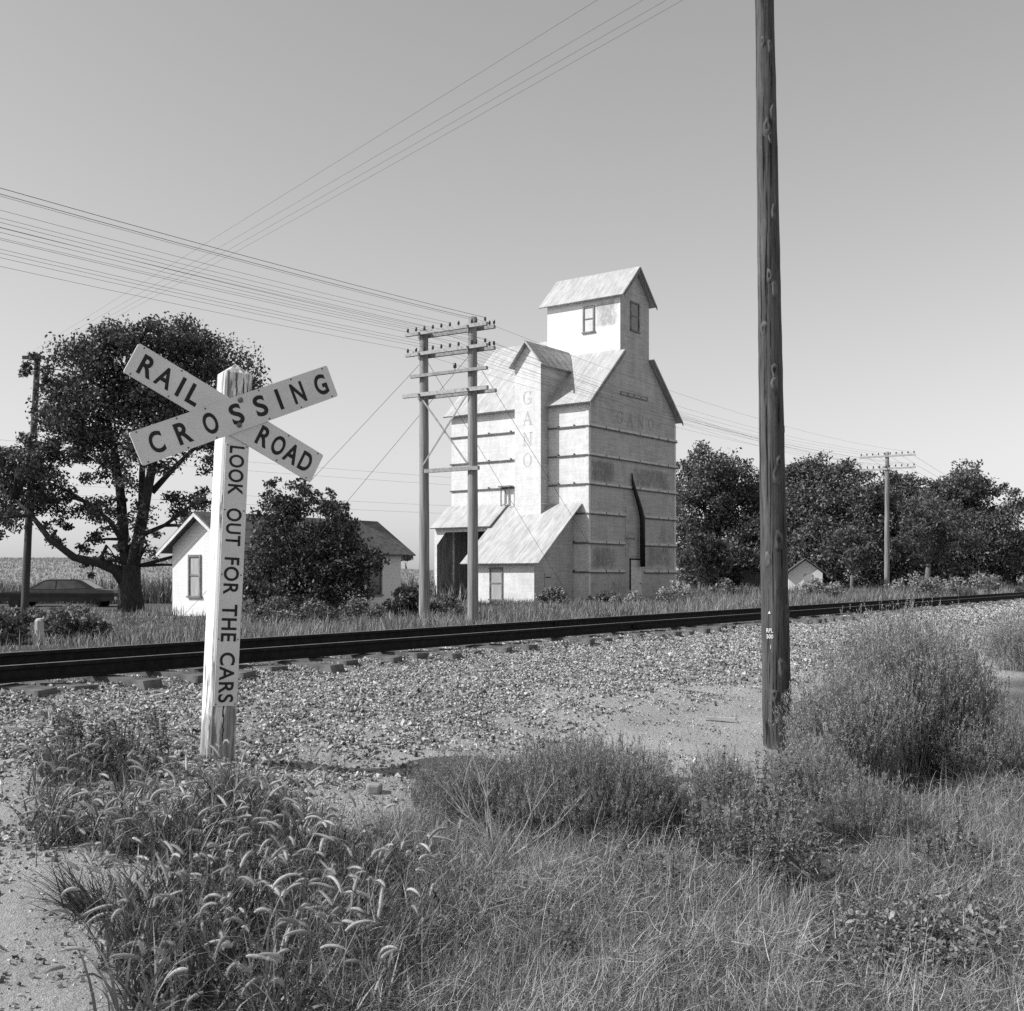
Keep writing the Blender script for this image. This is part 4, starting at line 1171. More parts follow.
fw = 'weed clumps beyond the track'
for k, (px, D, bl, lf, mt, lab) in enumerate((
    (268, 30, [(262, 612, 9), (276, 606, 10), (284, 616, 9)], 1500, 'leaf_weed', 'leafy weed clump by the track left of the shrub foot'),
    (312, 28, [(300, 616, 10), (314, 610, 11), (328, 618, 10)], 1800, 'leaf_weed', 'leafy weed clump by the track below the middle of the shrub'),
    (358, 30, [(346, 612, 9), (360, 607, 10), (372, 614, 9)], 1600, 'leaf_weed', 'leafy weed clump by the track below the right end of the white house'),
    (446, 33, [(438, 606, 8), (450, 602, 9), (458, 610, 7)], 1200, 'leaf_weed', 'leafy weeds growing between the paired telegraph poles'),
    (552, 46, [(545, 597, 7), (556, 592, 9), (563, 600, 7)], 900, 'leaf_weed', 'weed clump before the shaded side of the lean-to office'),
    (628, 46, [(618, 601, 7), (632, 599, 8), (640, 603, 6)], 900, 'far_weed', 'pale weed clump below the door on the shaded elevator wall'),
    (672, 48, [(664, 594, 8), (676, 590, 9), (686, 596, 8)], 1100, 'far_weed', 'pale weed clump at the right corner of the elevator'),
    (725, 50, [(714, 592, 8), (728, 588, 9), (740, 593, 8)], 1100, 'leaf_weed', 'dark weed clump left of the thick front pole beyond the rails'),
    (820, 52, [(806, 591, 8), (822, 586, 8), (836, 590, 8)], 1100, 'far_weed', 'weed clump beyond the rails right of the little shed'),
    (916, 55, [(900, 588, 9), (914, 582, 10), (930, 586, 9)], 1300, 'far_weed', 'tallest weed clump right of the single telegraph pole'),
    (975, 58, [(960, 585, 9), (976, 580, 9), (992, 583, 9)], 1300, 'far_weed', 'weed clump beyond the rails below the tallest right-hand tree'))):
    tree('weed_clump', lab, 'weeds', px, D, bl, lf, .0022 * D, .03, mt, 'bark', fw, .35, None, .22, seed=60 + k, fork=.3, shell=.2)

def blades(P, head, L, lean, bend, width, segs=4):
    """ribbons: start P, horizontal heading, length, initial lean, extra bend, width"""
    n = len(P); t = np.linspace(0, 1, segs + 1)
    ang = lean[:, None] + bend[:, None] * t[None, :]         # angle from vertical along the blade
    dt = 1.0 / segs
    hx = np.concatenate([np.zeros((n, 1)), np.cumsum(np.sin(ang[:, :-1]) * dt, 1)], 1) * L[:, None]
    hz = np.concatenate([np.zeros((n, 1)), np.cumsum(np.cos(ang[:, :-1]) * dt, 1)], 1) * L[:, None]
    cx = P[:, None, 0] + hx * np.cos(head)[:, None]; cy = P[:, None, 1] + hx * np.sin(head)[:, None]; cz = P[:, None, 2] + hz
    wa = head + math.pi / 2 + RNG.normal(0, .5, n)
    wv = np.stack([np.cos(wa), np.sin(wa), RNG.normal(0, .25, n)], -1)[:, None, :] * (width[:, None] * (1 - t[None, :] ** 1.6 * .92))[:, :, None] / 2
    C = np.stack([cx, cy, cz], -1)
    V = np.stack([C - wv, C + wv], 2).reshape(-1, 3)
    k = 2 * (segs + 1)
    b = (np.arange(n) * k)[:, None]; s = np.arange(segs)[None, :] * 2
    Q = np.stack([b + s, b + s + 1, b + s + 3, b + s + 2], -1).reshape(-1, 4)
    return V, Q, C

class Bag:
    def __init__(s): s.V = []; s.F = {}; s.n = 0
    def add(s, V, Q):
        s.V.append(V); s.F.setdefault(Q.shape[1], []).append(Q + s.n); s.n += len(V)
    def build(s, name, mats, parent=None):
        return npmesh(name, np.concatenate(s.V), [np.concatenate(f) for f in s.F.values()], mats, parent)

def foot(px, py):
    """many ground points under pixels (bottom of a plant)"""
    px = np.asarray(px, float); py = np.asarray(py, float)
    D = np.full(len(px), 2.0)
    for _ in range(60):
        z = gz((px - CX) / F * D, D)
        Dn = np.clip(-z * F / np.maximum(py - HY, 4), 2, 120)
        D = D * .5 + Dn * .5
    x = (px - CX) / F * D
    return np.stack([x, D, gz(x, D)], -1)

def inpoly(x, y, poly):
    r = np.zeros(len(x), bool); n = len(poly)
    for i in range(n):
        (x0, y0), (x1, y1) = poly[i], poly[(i + 1) % n]
        c = ((y0 > y) != (y1 > y)) & (x < (x1 - x0) * (y - y0) / (y1 - y0 + 1e-9) + x0)
        r ^= c
    return r

def poly_pts(poly, n):
    xs = [p[0] for p in poly]; ys = [p[1] for p in poly]
    x = RNG.uniform(min(xs), max(xs), n * 3); y = RNG.uniform(min(ys), max(ys), n * 3)
    k = inpoly(x, y, poly); x, y = x[k][:n], y[k][:n]
    return foot(x, y)

def area_pts(poly, n):
    """even density on the ground inside the footprint of a picture polygon"""
    c = foot([p[0] for p in poly], [p[1] for p in poly])
    pol = [(q[0], q[1]) for q in c]
    x = RNG.uniform(c[:, 0].min(), c[:, 0].max(), n * 5); y = RNG.uniform(c[:, 1].min(), c[:, 1].max(), n * 5)
    k = inpoly(x, y, pol); x, y = x[k][:n], y[k][:n]
    return np.stack([x, y, gz(x, y)], -1)

def kochia(px, py, D, rx, ry, h, n_stem, leaflets, label, mat='kochia', seed=0, lean=.0, fat=1.0):
    """a fine-twigged tumbleweed: hundreds of slender stems fanning up from the crown of the root, set with thread-like leaflets"""
    global RNG
    keep = RNG; RNG = np.random.default_rng(100 + seed)
    x0 = (px - CX) / F * D; z0 = float(gz(x0, D))
    root = thing('weed_bush', label, 'bush', (x0, D, z0))
    a = RNG.uniform(0, 2 * math.pi, n_stem); q = np.sqrt(RNG.random(n_stem))
    ex = rx * .62 * q * np.cos(a); ey = ry * .62 * q * np.sin(a)
    P = np.stack([ex, ey, gz(x0 + ex, D + ey) - z0 - .02], -1)
    hd = np.arctan2(ey / ry, ex / rx) + RNG.normal(0, .5, n_stem)
    dome = np.sqrt(np.clip(1 - (q * .85) ** 2, .1, 1))
    L = h * dome * RNG.uniform(.72, 1.12, n_stem)
    V, Q, C = blades(P, hd, L, q * (.55 if h < .8 else .34) + RNG.normal(0, .12, n_stem) + lean, RNG.normal(.15 if h < .8 else .08, .25, n_stem), RNG.uniform(.0025, .0045, n_stem), 5)
    bg = Bag(); bg.add(V, Q)
    # side twigs
    n2 = n_stem * 6; i = RNG.integers(0, n_stem, n2); t = RNG.uniform(.22, .99, n2) * 5
    k = t.astype(int); f = (t - k)[:, None]
    P2 = C[i, k] * (1 - f) + C[i, k + 1] * f
    L2 = L[i] * RNG.uniform(.15, .42, n2) * (1.15 - t / 6)
    V2, Q2, C2 = blades(P2, hd[i] + RNG.normal(0, 1.2, n2), L2, RNG.uniform(.1, .65, n2), RNG.normal(-.25, .3, n2), RNG.uniform(.0015, .003, n2), 3)
    bg.add(V2, Q2)
    # leaflets along twigs, more towards their tips
    n3 = leaflets; i = RNG.integers(0, n2, n3); t = RNG.random(n3) ** .7 * 2.98
    k = t.astype(int); f = (t - k)[:, None]
    P3 = C2[i, k] * (1 - f) + C2[i, k + 1] * f
    d = RNG.normal(size=(n3, 3)) * .6; d[:, 2] += 1.0
    d /= np.linalg.norm(d, axis=1)[:, None]
    s = RNG.uniform(.008, .022, n3)[:, None]
    w_ = np.cross(d, RNG.normal(size=(n3, 3))); w_ /= np.linalg.norm(w_, axis=1)[:, None] + 1e-9
    w_ *= (.0009 + s * .03) * fat
    V3 = np.stack([P3 - w_, P3 + w_, P3 + d * s + w_ * .3, P3 + d * s - w_ * .3], 1).reshape(-1, 3)
    bg.add(V3, np.arange(n3 * 4).reshape(-1, 4))
    bg.build('foliage', mat, root)
    m = MB()
    for j in range(9):
        aa = j * .7; m.tube([(0, 0, -.05), (math.cos(aa) * rx * .2, math.sin(aa) * ry * .2, h * .2), (math.cos(aa) * rx * .4, math.sin(aa) * ry * .4, h * .5)], [.012, .008, .004], 5)
    m.build('stem', 'stem_green', root)
    RNG = keep
    return root

kochia(588, 805, 6.6, .72, .48, .58, 2000, 190000, 'wide low dark tumbleweed bush in the middle of the foreground', 'kochia_dark', 1)
kochia(478, 808, 6.75, .46, .36, .46, 800, 60000, 'left shoulder of fine weeds beside the wide middle bush', 'kochia_dark', 2)
kochia(908, 765, 9.3, .70, .62, 1.24, 2600, 260000, 'largest tumbleweed bush, on the bank right of the front pole', 'kochia', 3, fat=1.9)
kochia(846, 778, 8.4, .46, .46, .86, 1500, 130000, 'paler fine bush between the front pole and the largest bush', 'kochia', 4, fat=1.7)
kochia(978, 768, 8.8, .34, .40, .56, 800, 60000, 'small dark bush at the right side of the largest bush', 'kochia_dark', 5, fat=1.6)
kochia(1026, 665, 18.0, .85, .7, .95, 900, 60000, 'rounded bush at the right edge near the gravel', 'kochia', 6, fat=3)
kochia(722, 795, 7.7, .22, .25, .36, 300, 16000, 'small fine weed just left of the front pole foot', 'kochia', 7)
kochia(812, 800, 7.8, .30, .3, .46, 500, 36000, 'low feathery weed just right of the front pole foot', 'kochia', 8)
kochia(868, 845, 6.9, .36, .32, .40, 500, 36000, 'dusky weed low in front of the largest bush', 'kochia_dark', 9)

def leaf_blades(P, head, L, W, pitch):
    """lance leaves with a fold: 4 verts each half"""
    n = len(P)
    d = np.stack([np.cos(head) * np.cos(pitch), np.sin(head) * np.cos(pitch), np.sin(pitch)], -1)
    s = np.stack([-np.sin(head), np.cos(head), np.zeros(n)], -1) + RNG.normal(0, .35, (n, 3))
    s /= np.linalg.norm(s, axis=1)[:, None]
    L = L[:, None]; W = W[:, None]
    dn = np.zeros((n, 3)); dn[:, 2] = -1
    m1 = P + d * L * .35 + dn * L * .02; m2 = P + d * L * .7 + dn * L * .10; tip = P + d * L + dn * L * .28
    V = np.stack([P, m1 - s * W / 2, m1 + s * W / 2, m2 - s * W * .38, m2 + s * W * .38, tip], 1).reshape(-1, 3)
    b = (np.arange(n) * 6)[:, None]
    T = np.concatenate([b + np.array([[0, 1, 2]]), b + np.array([[3, 5, 4]])]); Q = b + np.array([[1, 3, 4, 2]])
    return V, T, Q

def leafy_weed(px, py, D, h, n_stem, spread, label, seed, spikes=True):
    x0 = (px - CX) / F * D; z0 = float(gz(x0, D))
    root = thing('leafy_weed', label, 'weed', (x0, D, z0), 0, 'broad-leaved weeds among the foreground grass')
    st, lf = Bag(), Bag()
    P = np.stack([RNG.normal(0, spread, n_stem), RNG.normal(0, spread * .7, n_stem), np.full(n_stem, -.02)], -1)
    hd = RNG.uniform(0, 6.28, n_stem); L = h * RNG.uniform(.65, 1.1, n_stem)
    V, Q, C = blades(P, hd, L, RNG.uniform(0, .3, n_stem), RNG.normal(.05, .2, n_stem), np.full(n_stem, .009), 8)
    st.add(V, Q)
    n = n_stem * 30; i = RNG.integers(0, n_stem, n); t = RNG.uniform(.08, .98, n) * 8; k = np.minimum(t.astype(int), 7); f = (t - k)[:, None]
    PP = C[i, k] * (1 - f) + C[i, k + 1] * f
    ll = RNG.uniform(.035, .085, n) * (1.2 - t / 10)
    V, T, Q = leaf_blades(PP, RNG.uniform(0, 6.28, n), ll, ll * RNG.uniform(.25, .4, n), RNG.uniform(-.1, 1.0, n))
    lf.V.append(V); lf.F.setdefault(3, []).append(T + lf.n); lf.F.setdefault(4, []).append(Q + lf.n); lf.n += len(V)
    if spikes:      # seed spikes: dense little bracts near stem tops
        n = n_stem * 60; i = RNG.integers(0, n_stem, n); t = RNG.uniform(.6, 1, n) * 7.99; k = t.astype(int); f = (t - k)[:, None]
        PP = C[i, k] * (1 - f) + C[i, k + 1] * f + RNG.normal(0, .007, (n, 3))
        V, Qq = leaf_quads(PP, RNG.uniform(.010, .02, n), -.4); lf.add(V, Qq)
    lf.build('foliage', 'leaf_weed', root); st.build('stem', 'stem_green', root)
leafy_weed(757, 870, 6.0, .56, 16, .07, 'tall broad-leaved weed with a seed spike in front of the pole', 1)
leafy_weed(715, 880, 5.9, .42, 14, .09, 'broad-leaved weed right of the wide middle bush', 2)
leafy_weed(790, 900, 5.7, .36, 14, .10, 'low broad-leaved weed before the largest bush', 3)
leafy_weed(690, 850, 6.4, .40, 10, .07, 'slim broad-leaved weed at the right end of the middle bush', 4)
leafy_weed(830, 905, 5.8, .28, 12, .12, 'spreading leafy weed above the leafy ground patch', 5, False)
leafy_weed(895, 745, 8.6, .55, 10, .08, 'leafy weed poking from the shaded foot of the largest bush', 6, False)

leafy_weed(640, 905, 5.5, .26, 9, .10, 'small leafy weed in the dry grass below the wide middle bush', 7, False)
leafy_weed(470, 930, 5.1, .24, 9, .09, 'small leafy weed in the dry grass right of the foxtail heads', 8, False)
leafy_weed(560, 965, 4.7, .22, 8, .10, 'low leafy weed in the dry grass at the bottom centre', 9, False)
leafy_weed(740, 960, 4.8, .22, 9, .11, 'low leafy weed left of the leafy ground patch', 10, False)
leafy_weed(930, 880, 6.1, .30, 10, .13, 'leafy weed in the upright grass above the right end of the leafy patch', 11)
leafy_weed(775, 835, 6.7, .52, 16, .13, 'thick stand of broad-leaved weeds right in front of the pole foot', 12)
leafy_weed(60, 800, 7.1, .34, 16, .16, 'broad-leaved weed mixed with foxtails near the left edge', 13)
leafy_weed(130, 790, 7.2, .36, 16, .16, 'broad-leaved weed mixed with foxtails left of the sign post', 14)

def vine():
    P = area_pts([(790, 965), (830, 925), (900, 915), (990, 925), (1010, 960), (960, 985), (860, 985)], 5200)
    P = P[RNG.random(len(P)) < .9]
    P = P[(wob(P[:, 0] * 5, P[:, 1] * 5) + RNG.normal(0, .5, len(P))) > -.45]
    P[:, 2] += RNG.uniform(.04, .19, len(P)) * (.65 + .4 * wob(P[:, 0] * 7, P[:, 1] * 6))
    L = RNG.lognormal(-3.75, .4, len(P)).clip(.010, .05)
    V, T, Q = leaf_blades(P, RNG.uniform(0, 6.28, len(P)), L, L * RNG.uniform(.4, .7, len(P)), RNG.uniform(-.6, 1.3, len(P)))
    bg = Bag(); bg.V.append(V); bg.F[3] = [T]; bg.F[4] = [Q]; bg.n = len(V)
    Pb = area_pts([(790, 965), (830, 925), (900, 915), (990, 925), (1010, 960), (960, 985), (860, 985)], 500)
    V, Q, _ = blades(Pb, RNG.uniform(0, 6.28, len(Pb)), RNG.uniform(.08, .25, len(Pb)), RNG.uniform(.2, 1.2, len(Pb)), RNG.normal(.3, .3, len(Pb)), np.full(len(Pb), .003), 4)
    bg.add(V, Q)
    tag(bg.build('ground_vine', 'vine_leaf'), 'patch of small broad leaves creeping over the ground at the lower right', 'creeper')
vine()

def foxtails():
    """leafy foxtail grass with arching bristly heads, bottom left"""
    reg = [([(20, 820), (60, 760), (130, 745), (150, 800), (215, 815), (200, 850), (120, 870), (40, 850)], 110, .72), ([(110, 930), (150, 850), (230, 790), (330, 850), (400, 900), (400, 1030), (330, 1050), (160, 1040), (90, 1000)], 290, .95),
           ([(200, 800), (240, 775), (290, 800), (330, 850), (240, 850)], 60, .55), ([(330, 850), (400, 850), (470, 930), (430, 1000), (350, 960)], 46, .9)]
    lb, hb, sb = Bag(), Bag(), Bag()
    for poly, n, sc in reg:
        P = area_pts(poly, n)
        n = len(P)
        # basal and stem leaves
        k = 15; Pl = np.repeat(P, k, 0) + RNG.normal(0, .035, (n * k, 3)) * [1, 1, 0]
        V, Q, _ = blades(Pl, RNG.uniform(0, 6.28, n * k), RNG.uniform(.14, .38, n * k) * sc, RNG.uniform(.05, .7, n * k), RNG.uniform(.1, 2.2, n * k), RNG.uniform(.004, .014, n * k), 5)
        lb.add(V, Q)
        # culms that arch over to the light side, head continuing the arch
        hd = np.where(RNG.random(n) < .5, RNG.normal(math.pi * 1.0, .8, n), RNG.uniform(0, 6.28, n))
        L = RNG.uniform(.20, .5, n) * sc
        lean = RNG.uniform(.02, .5, n); bend = RNG.uniform(.2, 1.5, n)
        V, Q, C = blades(P, hd, L, lean, bend, np.full(n, .004), 8)
        sb.add(V, Q)
        hl = RNG.uniform(.05, .12, n) * (sc * .5 + .5); a0 = lean + bend; a1 = RNG.uniform(.3, 1.8, n)
        S = 7; t = np.linspace(0, 1, S + 1)
        ang = a0[:, None] + a1[:, None] * t
        hx = np.concatenate([np.zeros((n, 1)), np.cumsum(np.sin(ang[:, :-1]) / S, 1)], 1) * hl[:, None]
        hz = np.concatenate([np.zeros((n, 1)), np.cumsum(np.cos(ang[:, :-1]) / S, 1)], 1) * hl[:, None]
        ctr = np.stack([C[:, -1, None, 0] + hx * np.cos(hd)[:, None], C[:, -1, None, 1] + hx * np.sin(hd)[:, None], C[:, -1, None, 2] + hz], -1)
        tan = np.stack([np.sin(ang) * np.cos(hd)[:, None], np.sin(ang) * np.sin(hd)[:, None], np.cos(ang)], -1)
        sd_ = np.stack([-np.sin(hd), np.cos(hd), np.zeros(n)], -1)[:, None, :] * np.ones((1, S + 1, 1))
        up_ = np.cross(tan, sd_)
        rad = .0068 * np.array([.55, .95, 1.05, 1.0, .92, .8, .6, .15])
        K = 6; aa = np.arange(K) * 2 * math.pi / K
        ringv = ctr[:, :, None, :] + (sd_[:, :, None, :] * np.cos(aa)[None, None, :, None] + up_[:, :, None, :] * np.sin(aa)[None, None, :, None]) * rad[None, :, None, None]
        V = ringv.reshape(-1, 3)
        b = (np.arange(n) * (S + 1) * K)[:, None, None]; i = (np.arange(S) * K)[None, :, None]; j = np.arange(K)[None, None, :]; j2 = (j + 1) % K
        Q = np.stack([b + i + j, b + i + j2, b + i + K + j2, b + i + K + j], -1).reshape(-1, 4)
        hb.add(V, Q)
        # bristles
        nb = 110; ii = np.repeat(np.arange(n), nb); tt = RNG.integers(0, S, n * nb); ph = RNG.uniform(0, 6.28, n * nb)
        o = sd_[ii, tt] * np.cos(ph)[:, None] + up_[ii, tt] * np.sin(ph)[:, None]
        q0 = ctr[ii, tt] + (ctr[ii, tt + 1] - ctr[ii, tt]) * RNG.random(n * nb)[:, None] + o * .003
        dr = o * .75 + tan[ii, tt] * .8; dr /= np.linalg.norm(dr, axis=1)[:, None]
        wv = np.cross(dr, o) + RNG.normal(0, .1, (n * nb, 3)); wv /= np.linalg.norm(wv, axis=1)[:, None] + 1e-9; wv *= .0007
        q1 = q0 + dr * RNG.uniform(.010, .022, n * nb)[:, None]
        V = np.stack([q0 - wv, q0 + wv, q1], 1).reshape(-1, 3)
        hb.add(V, np.arange(n * nb * 3).reshape(-1, 3))
    root = thing('foxtail_grass', 'leafy foxtail grass with arching bristly seed heads around the sign post foot', 'grass', (-1.2, 5.5, float(gz(-1.2, 5.5))))
    root['kind'] = 'stuff'
    for bg, nm, mt in ((lb, 'blades', 'grass_green'), (hb, 'seed_heads', 'foxtail_head'), (sb, 'culms', 'grass_green')):
        o = bg.build(nm, mt, root); o.matrix_parent_inverse = Matrix.Translation(root.location).inverted(); o['kind'] = 'stuff'
foxtails()

def dark_tuft():
    q = ground(95, 915)
    root = thing('grass_tuft', 'dark splayed grass tuft on the dirt at the lower left', 'grass tuft', q)
    n = 190; P = np.stack([RNG.normal(0, .05, n), RNG.normal(0, .05, n), np.zeros(n)], -1)
    V, Q, _ = blades(P, np.where(RNG.random(n) < .7, RNG.normal(2.9, .7, n), RNG.uniform(0, 6.28, n)), RNG.uniform(.15, .40, n), RNG.uniform(.5, 1.25, n), RNG.uniform(.1, .6, n), RNG.uniform(.004, .009, n), 5)
    bg = Bag(); bg.add(V, Q); bg.build('blades', 'leaf_shrub', root)
dark_tuft()

VINE = [(790, 965), (830, 925), (900, 915), (990, 925), (1010, 960), (960, 985), (860, 985)]
def clear_of_vine(P, share=.12):
    c = foot([p[0] for p in VINE], [p[1] for p in VINE])
    k = inpoly(P[:, 0], P[:, 1], [(q[0], q[1]) for q in c])
    return P[~k | (RNG.random(len(P)) < share)]

def dry_grass():
    bg = Bag(); gg = Bag()
    # fine tangled straw: bottom middle to bottom right, thinning up the bank
    for poly, n, l0, l1, w0 in (([(330, 1060), (300, 900), (340, 850), (430, 825), (500, 838), (580, 848), (700, 862), (800, 920), (820, 1060)], 28000, .08, .28, .0024),
                             ([(780, 900), (880, 850), (1060, 820), (1100, 1080), (800, 1080)], 11000, .08, .26, .0024),
                             ([(860, 830), (950, 800), (1060, 760), (1060, 880), (880, 880)], 7000, .14, .34, .0026),
                             ([(690, 830), (790, 800), (830, 850), (760, 900), (690, 890)], 3000, .1, .28, .0026),
                             ([(370, 830), (430, 800), (450, 850), (380, 860)], 900, .08, .2, .0026),
                             ([(950, 720), (1060, 700), (1060, 800), (960, 800)], 3600, .12, .34, .003)):
        nt_ = max(14, n // 90)
        c = clear_of_vine(area_pts(poly, nt_)); nt_ = len(c)
        th = RNG.lognormal(-.1, .4, nt_).clip(.4, 1.6); dirn = RNG.uniform(0, 6.28, nt_); tl = np.abs(RNG.normal(.3, .6, nt_))
        k = 40; idx = np.repeat(np.arange(nt_), k); m = nt_ * k
        off = RNG.normal(0, .04, (m, 2)) * th[idx][:, None]
        P = np.stack([c[idx, 0] + off[:, 0], c[idx, 1] + off[:, 1], np.zeros(m)], -1); P[:, 2] = gz(P[:, 0], P[:, 1]) - .005
        rad_h = np.arctan2(off[:, 1], off[:, 0]) + RNG.normal(0, .9, m)
        lean_v = np.stack([np.cos(rad_h) * .7 + np.cos(dirn[idx]) * tl[idx], np.sin(rad_h) * .7 + np.sin(dirn[idx]) * tl[idx]], -1)
        hd = np.arctan2(lean_v[:, 1], lean_v[:, 0])
        L = RNG.uniform(l0, l1, m) * th[idx]
        V, Q, _ = blades(P, hd, L, np.linalg.norm(lean_v, axis=1) * RNG.uniform(.3, 1.6, m), RNG.normal(1.1, 1.0, m), RNG.uniform(.5, 1.5, m) * w0, 6)
        bg.add(V, Q)
        # matted straw, lying every way at different heights
        P = clear_of_vine(area_pts(poly, int(n * 1.15))); q_ = len(P)
        hgt = (.5 + .5 * wob(P[:, 0] * 1.7 + 1, P[:, 1] * 1.9)) * .7 + (.5 + .5 * wob(P[:, 0] * 6 + 2, P[:, 1] * 5.5)) * .5
        P[:, 2] += RNG.uniform(0, 1, q_) ** 1.3 * (.01 + .22 * hgt ** 1.4)
        V, Q, _ = blades(P, RNG.uniform(0, 6.28, q_), RNG.uniform(.05, .2, q_), RNG.normal(1.25, .35, q_), RNG.normal(.0, .9, q_), RNG.uniform(.0015, .0032, q_), 5)
        bg.add(V, Q)
        q_ = n // 6; P2 = P[RNG.integers(0, len(P), q_)] * 1.0; P2[:, 2] = gz(P2[:, 0], P2[:, 1])
        V, Q, _ = blades(P2, RNG.uniform(0, 6.28, q_), RNG.uniform(l0, l1, q_) * .9, np.abs(RNG.normal(.5, .5, q_)), RNG.normal(.7, .7, q_), RNG.uniform(.0025, .005, q_), 5)
        gg.add(V, Q)
    # long straws lying over
    P = area_pts([(330, 1000), (360, 880), (560, 880), (800, 930), (830, 1050), (340, 1050)], 110); n = len(P)
    V, Q, _ = blades(P, RNG.uniform(0, 6.28, n), RNG.uniform(.25, .5, n), RNG.uniform(.3, 1.2, n), RNG.uniform(.1, 1.2, n), RNG.uniform(.0025, .004, n), 8); bg.add(V, Q)
    # sparse tufts on the bank and the dirt
    P = area_pts([(0, 900), (0, 740), (200, 720), (420, 780), (420, 860), (200, 800)], 420); n = len(P)
    V, Q, _ = blades(P, RNG.uniform(0, 6.28, n), RNG.uniform(.06, .2, n), RNG.uniform(.1, .8, n), RNG.uniform(.1, .9, n), RNG.uniform(.003, .005, n), 4); bg.add(V, Q)
    tag(bg.build('dry_grass', 'grass_dry'), 'pale tangled dry grass across the bottom of the photo', 'grass', kind='stuff')
    tag(gg.build('green_grass', 'grass_green'), 'darker green blades mixed into the dry foreground grass', 'grass', kind='stuff')
dry_grass()

def dead_twigs():
    """bare pale branches of a dead weed in front of the wide bush"""
    q = ground(505, 868)
    root = thing('dead_weed', 'bare pale dead weed stalks in front of the wide middle bush', 'dead weed', q)
    m = MB(); rd = random.Random(4)
    def br(p, d, L, r, lv):
        pts = [p]; n = 6
        for k in range(n):
            d = (d + Vector((rd.uniform(-.12, .12), rd.uniform(-.12, .12), rd.uniform(-.05, .1)))).normalized()
            pts.append(pts[-1] + d * L / n)
        m.tube(pts, list(np.linspace(r, r * .35, n + 1)), 5)
        if lv:
            for k in range(3 + lv):
                j = rd.randint(2, n)
                br(pts[j], (d + Vector((rd.uniform(-.8, .8), rd.uniform(-.6, .6), rd.uniform(-.1, .5)))).normalized(), L * rd.uniform(.3, .5), r * .5, lv - 1)
    for (a, tilt, L) in ((-.1, .1, .56), (.9, .55, .5), (-1.0, .65, .42), (-1.2, .4, .5), (1.3, .9, .4), (-.8, .9, .45)):
        br(Vector((rd.uniform(-.08, .08), rd.uniform(-.05, .05), 0)), Vector((math.sin(tilt) * (1 if a > 0 else -1), -.15, math.cos(tilt))), L, .0042, 2)
    m.build('stalks', 'twig_pale', root)
dead_twigs()

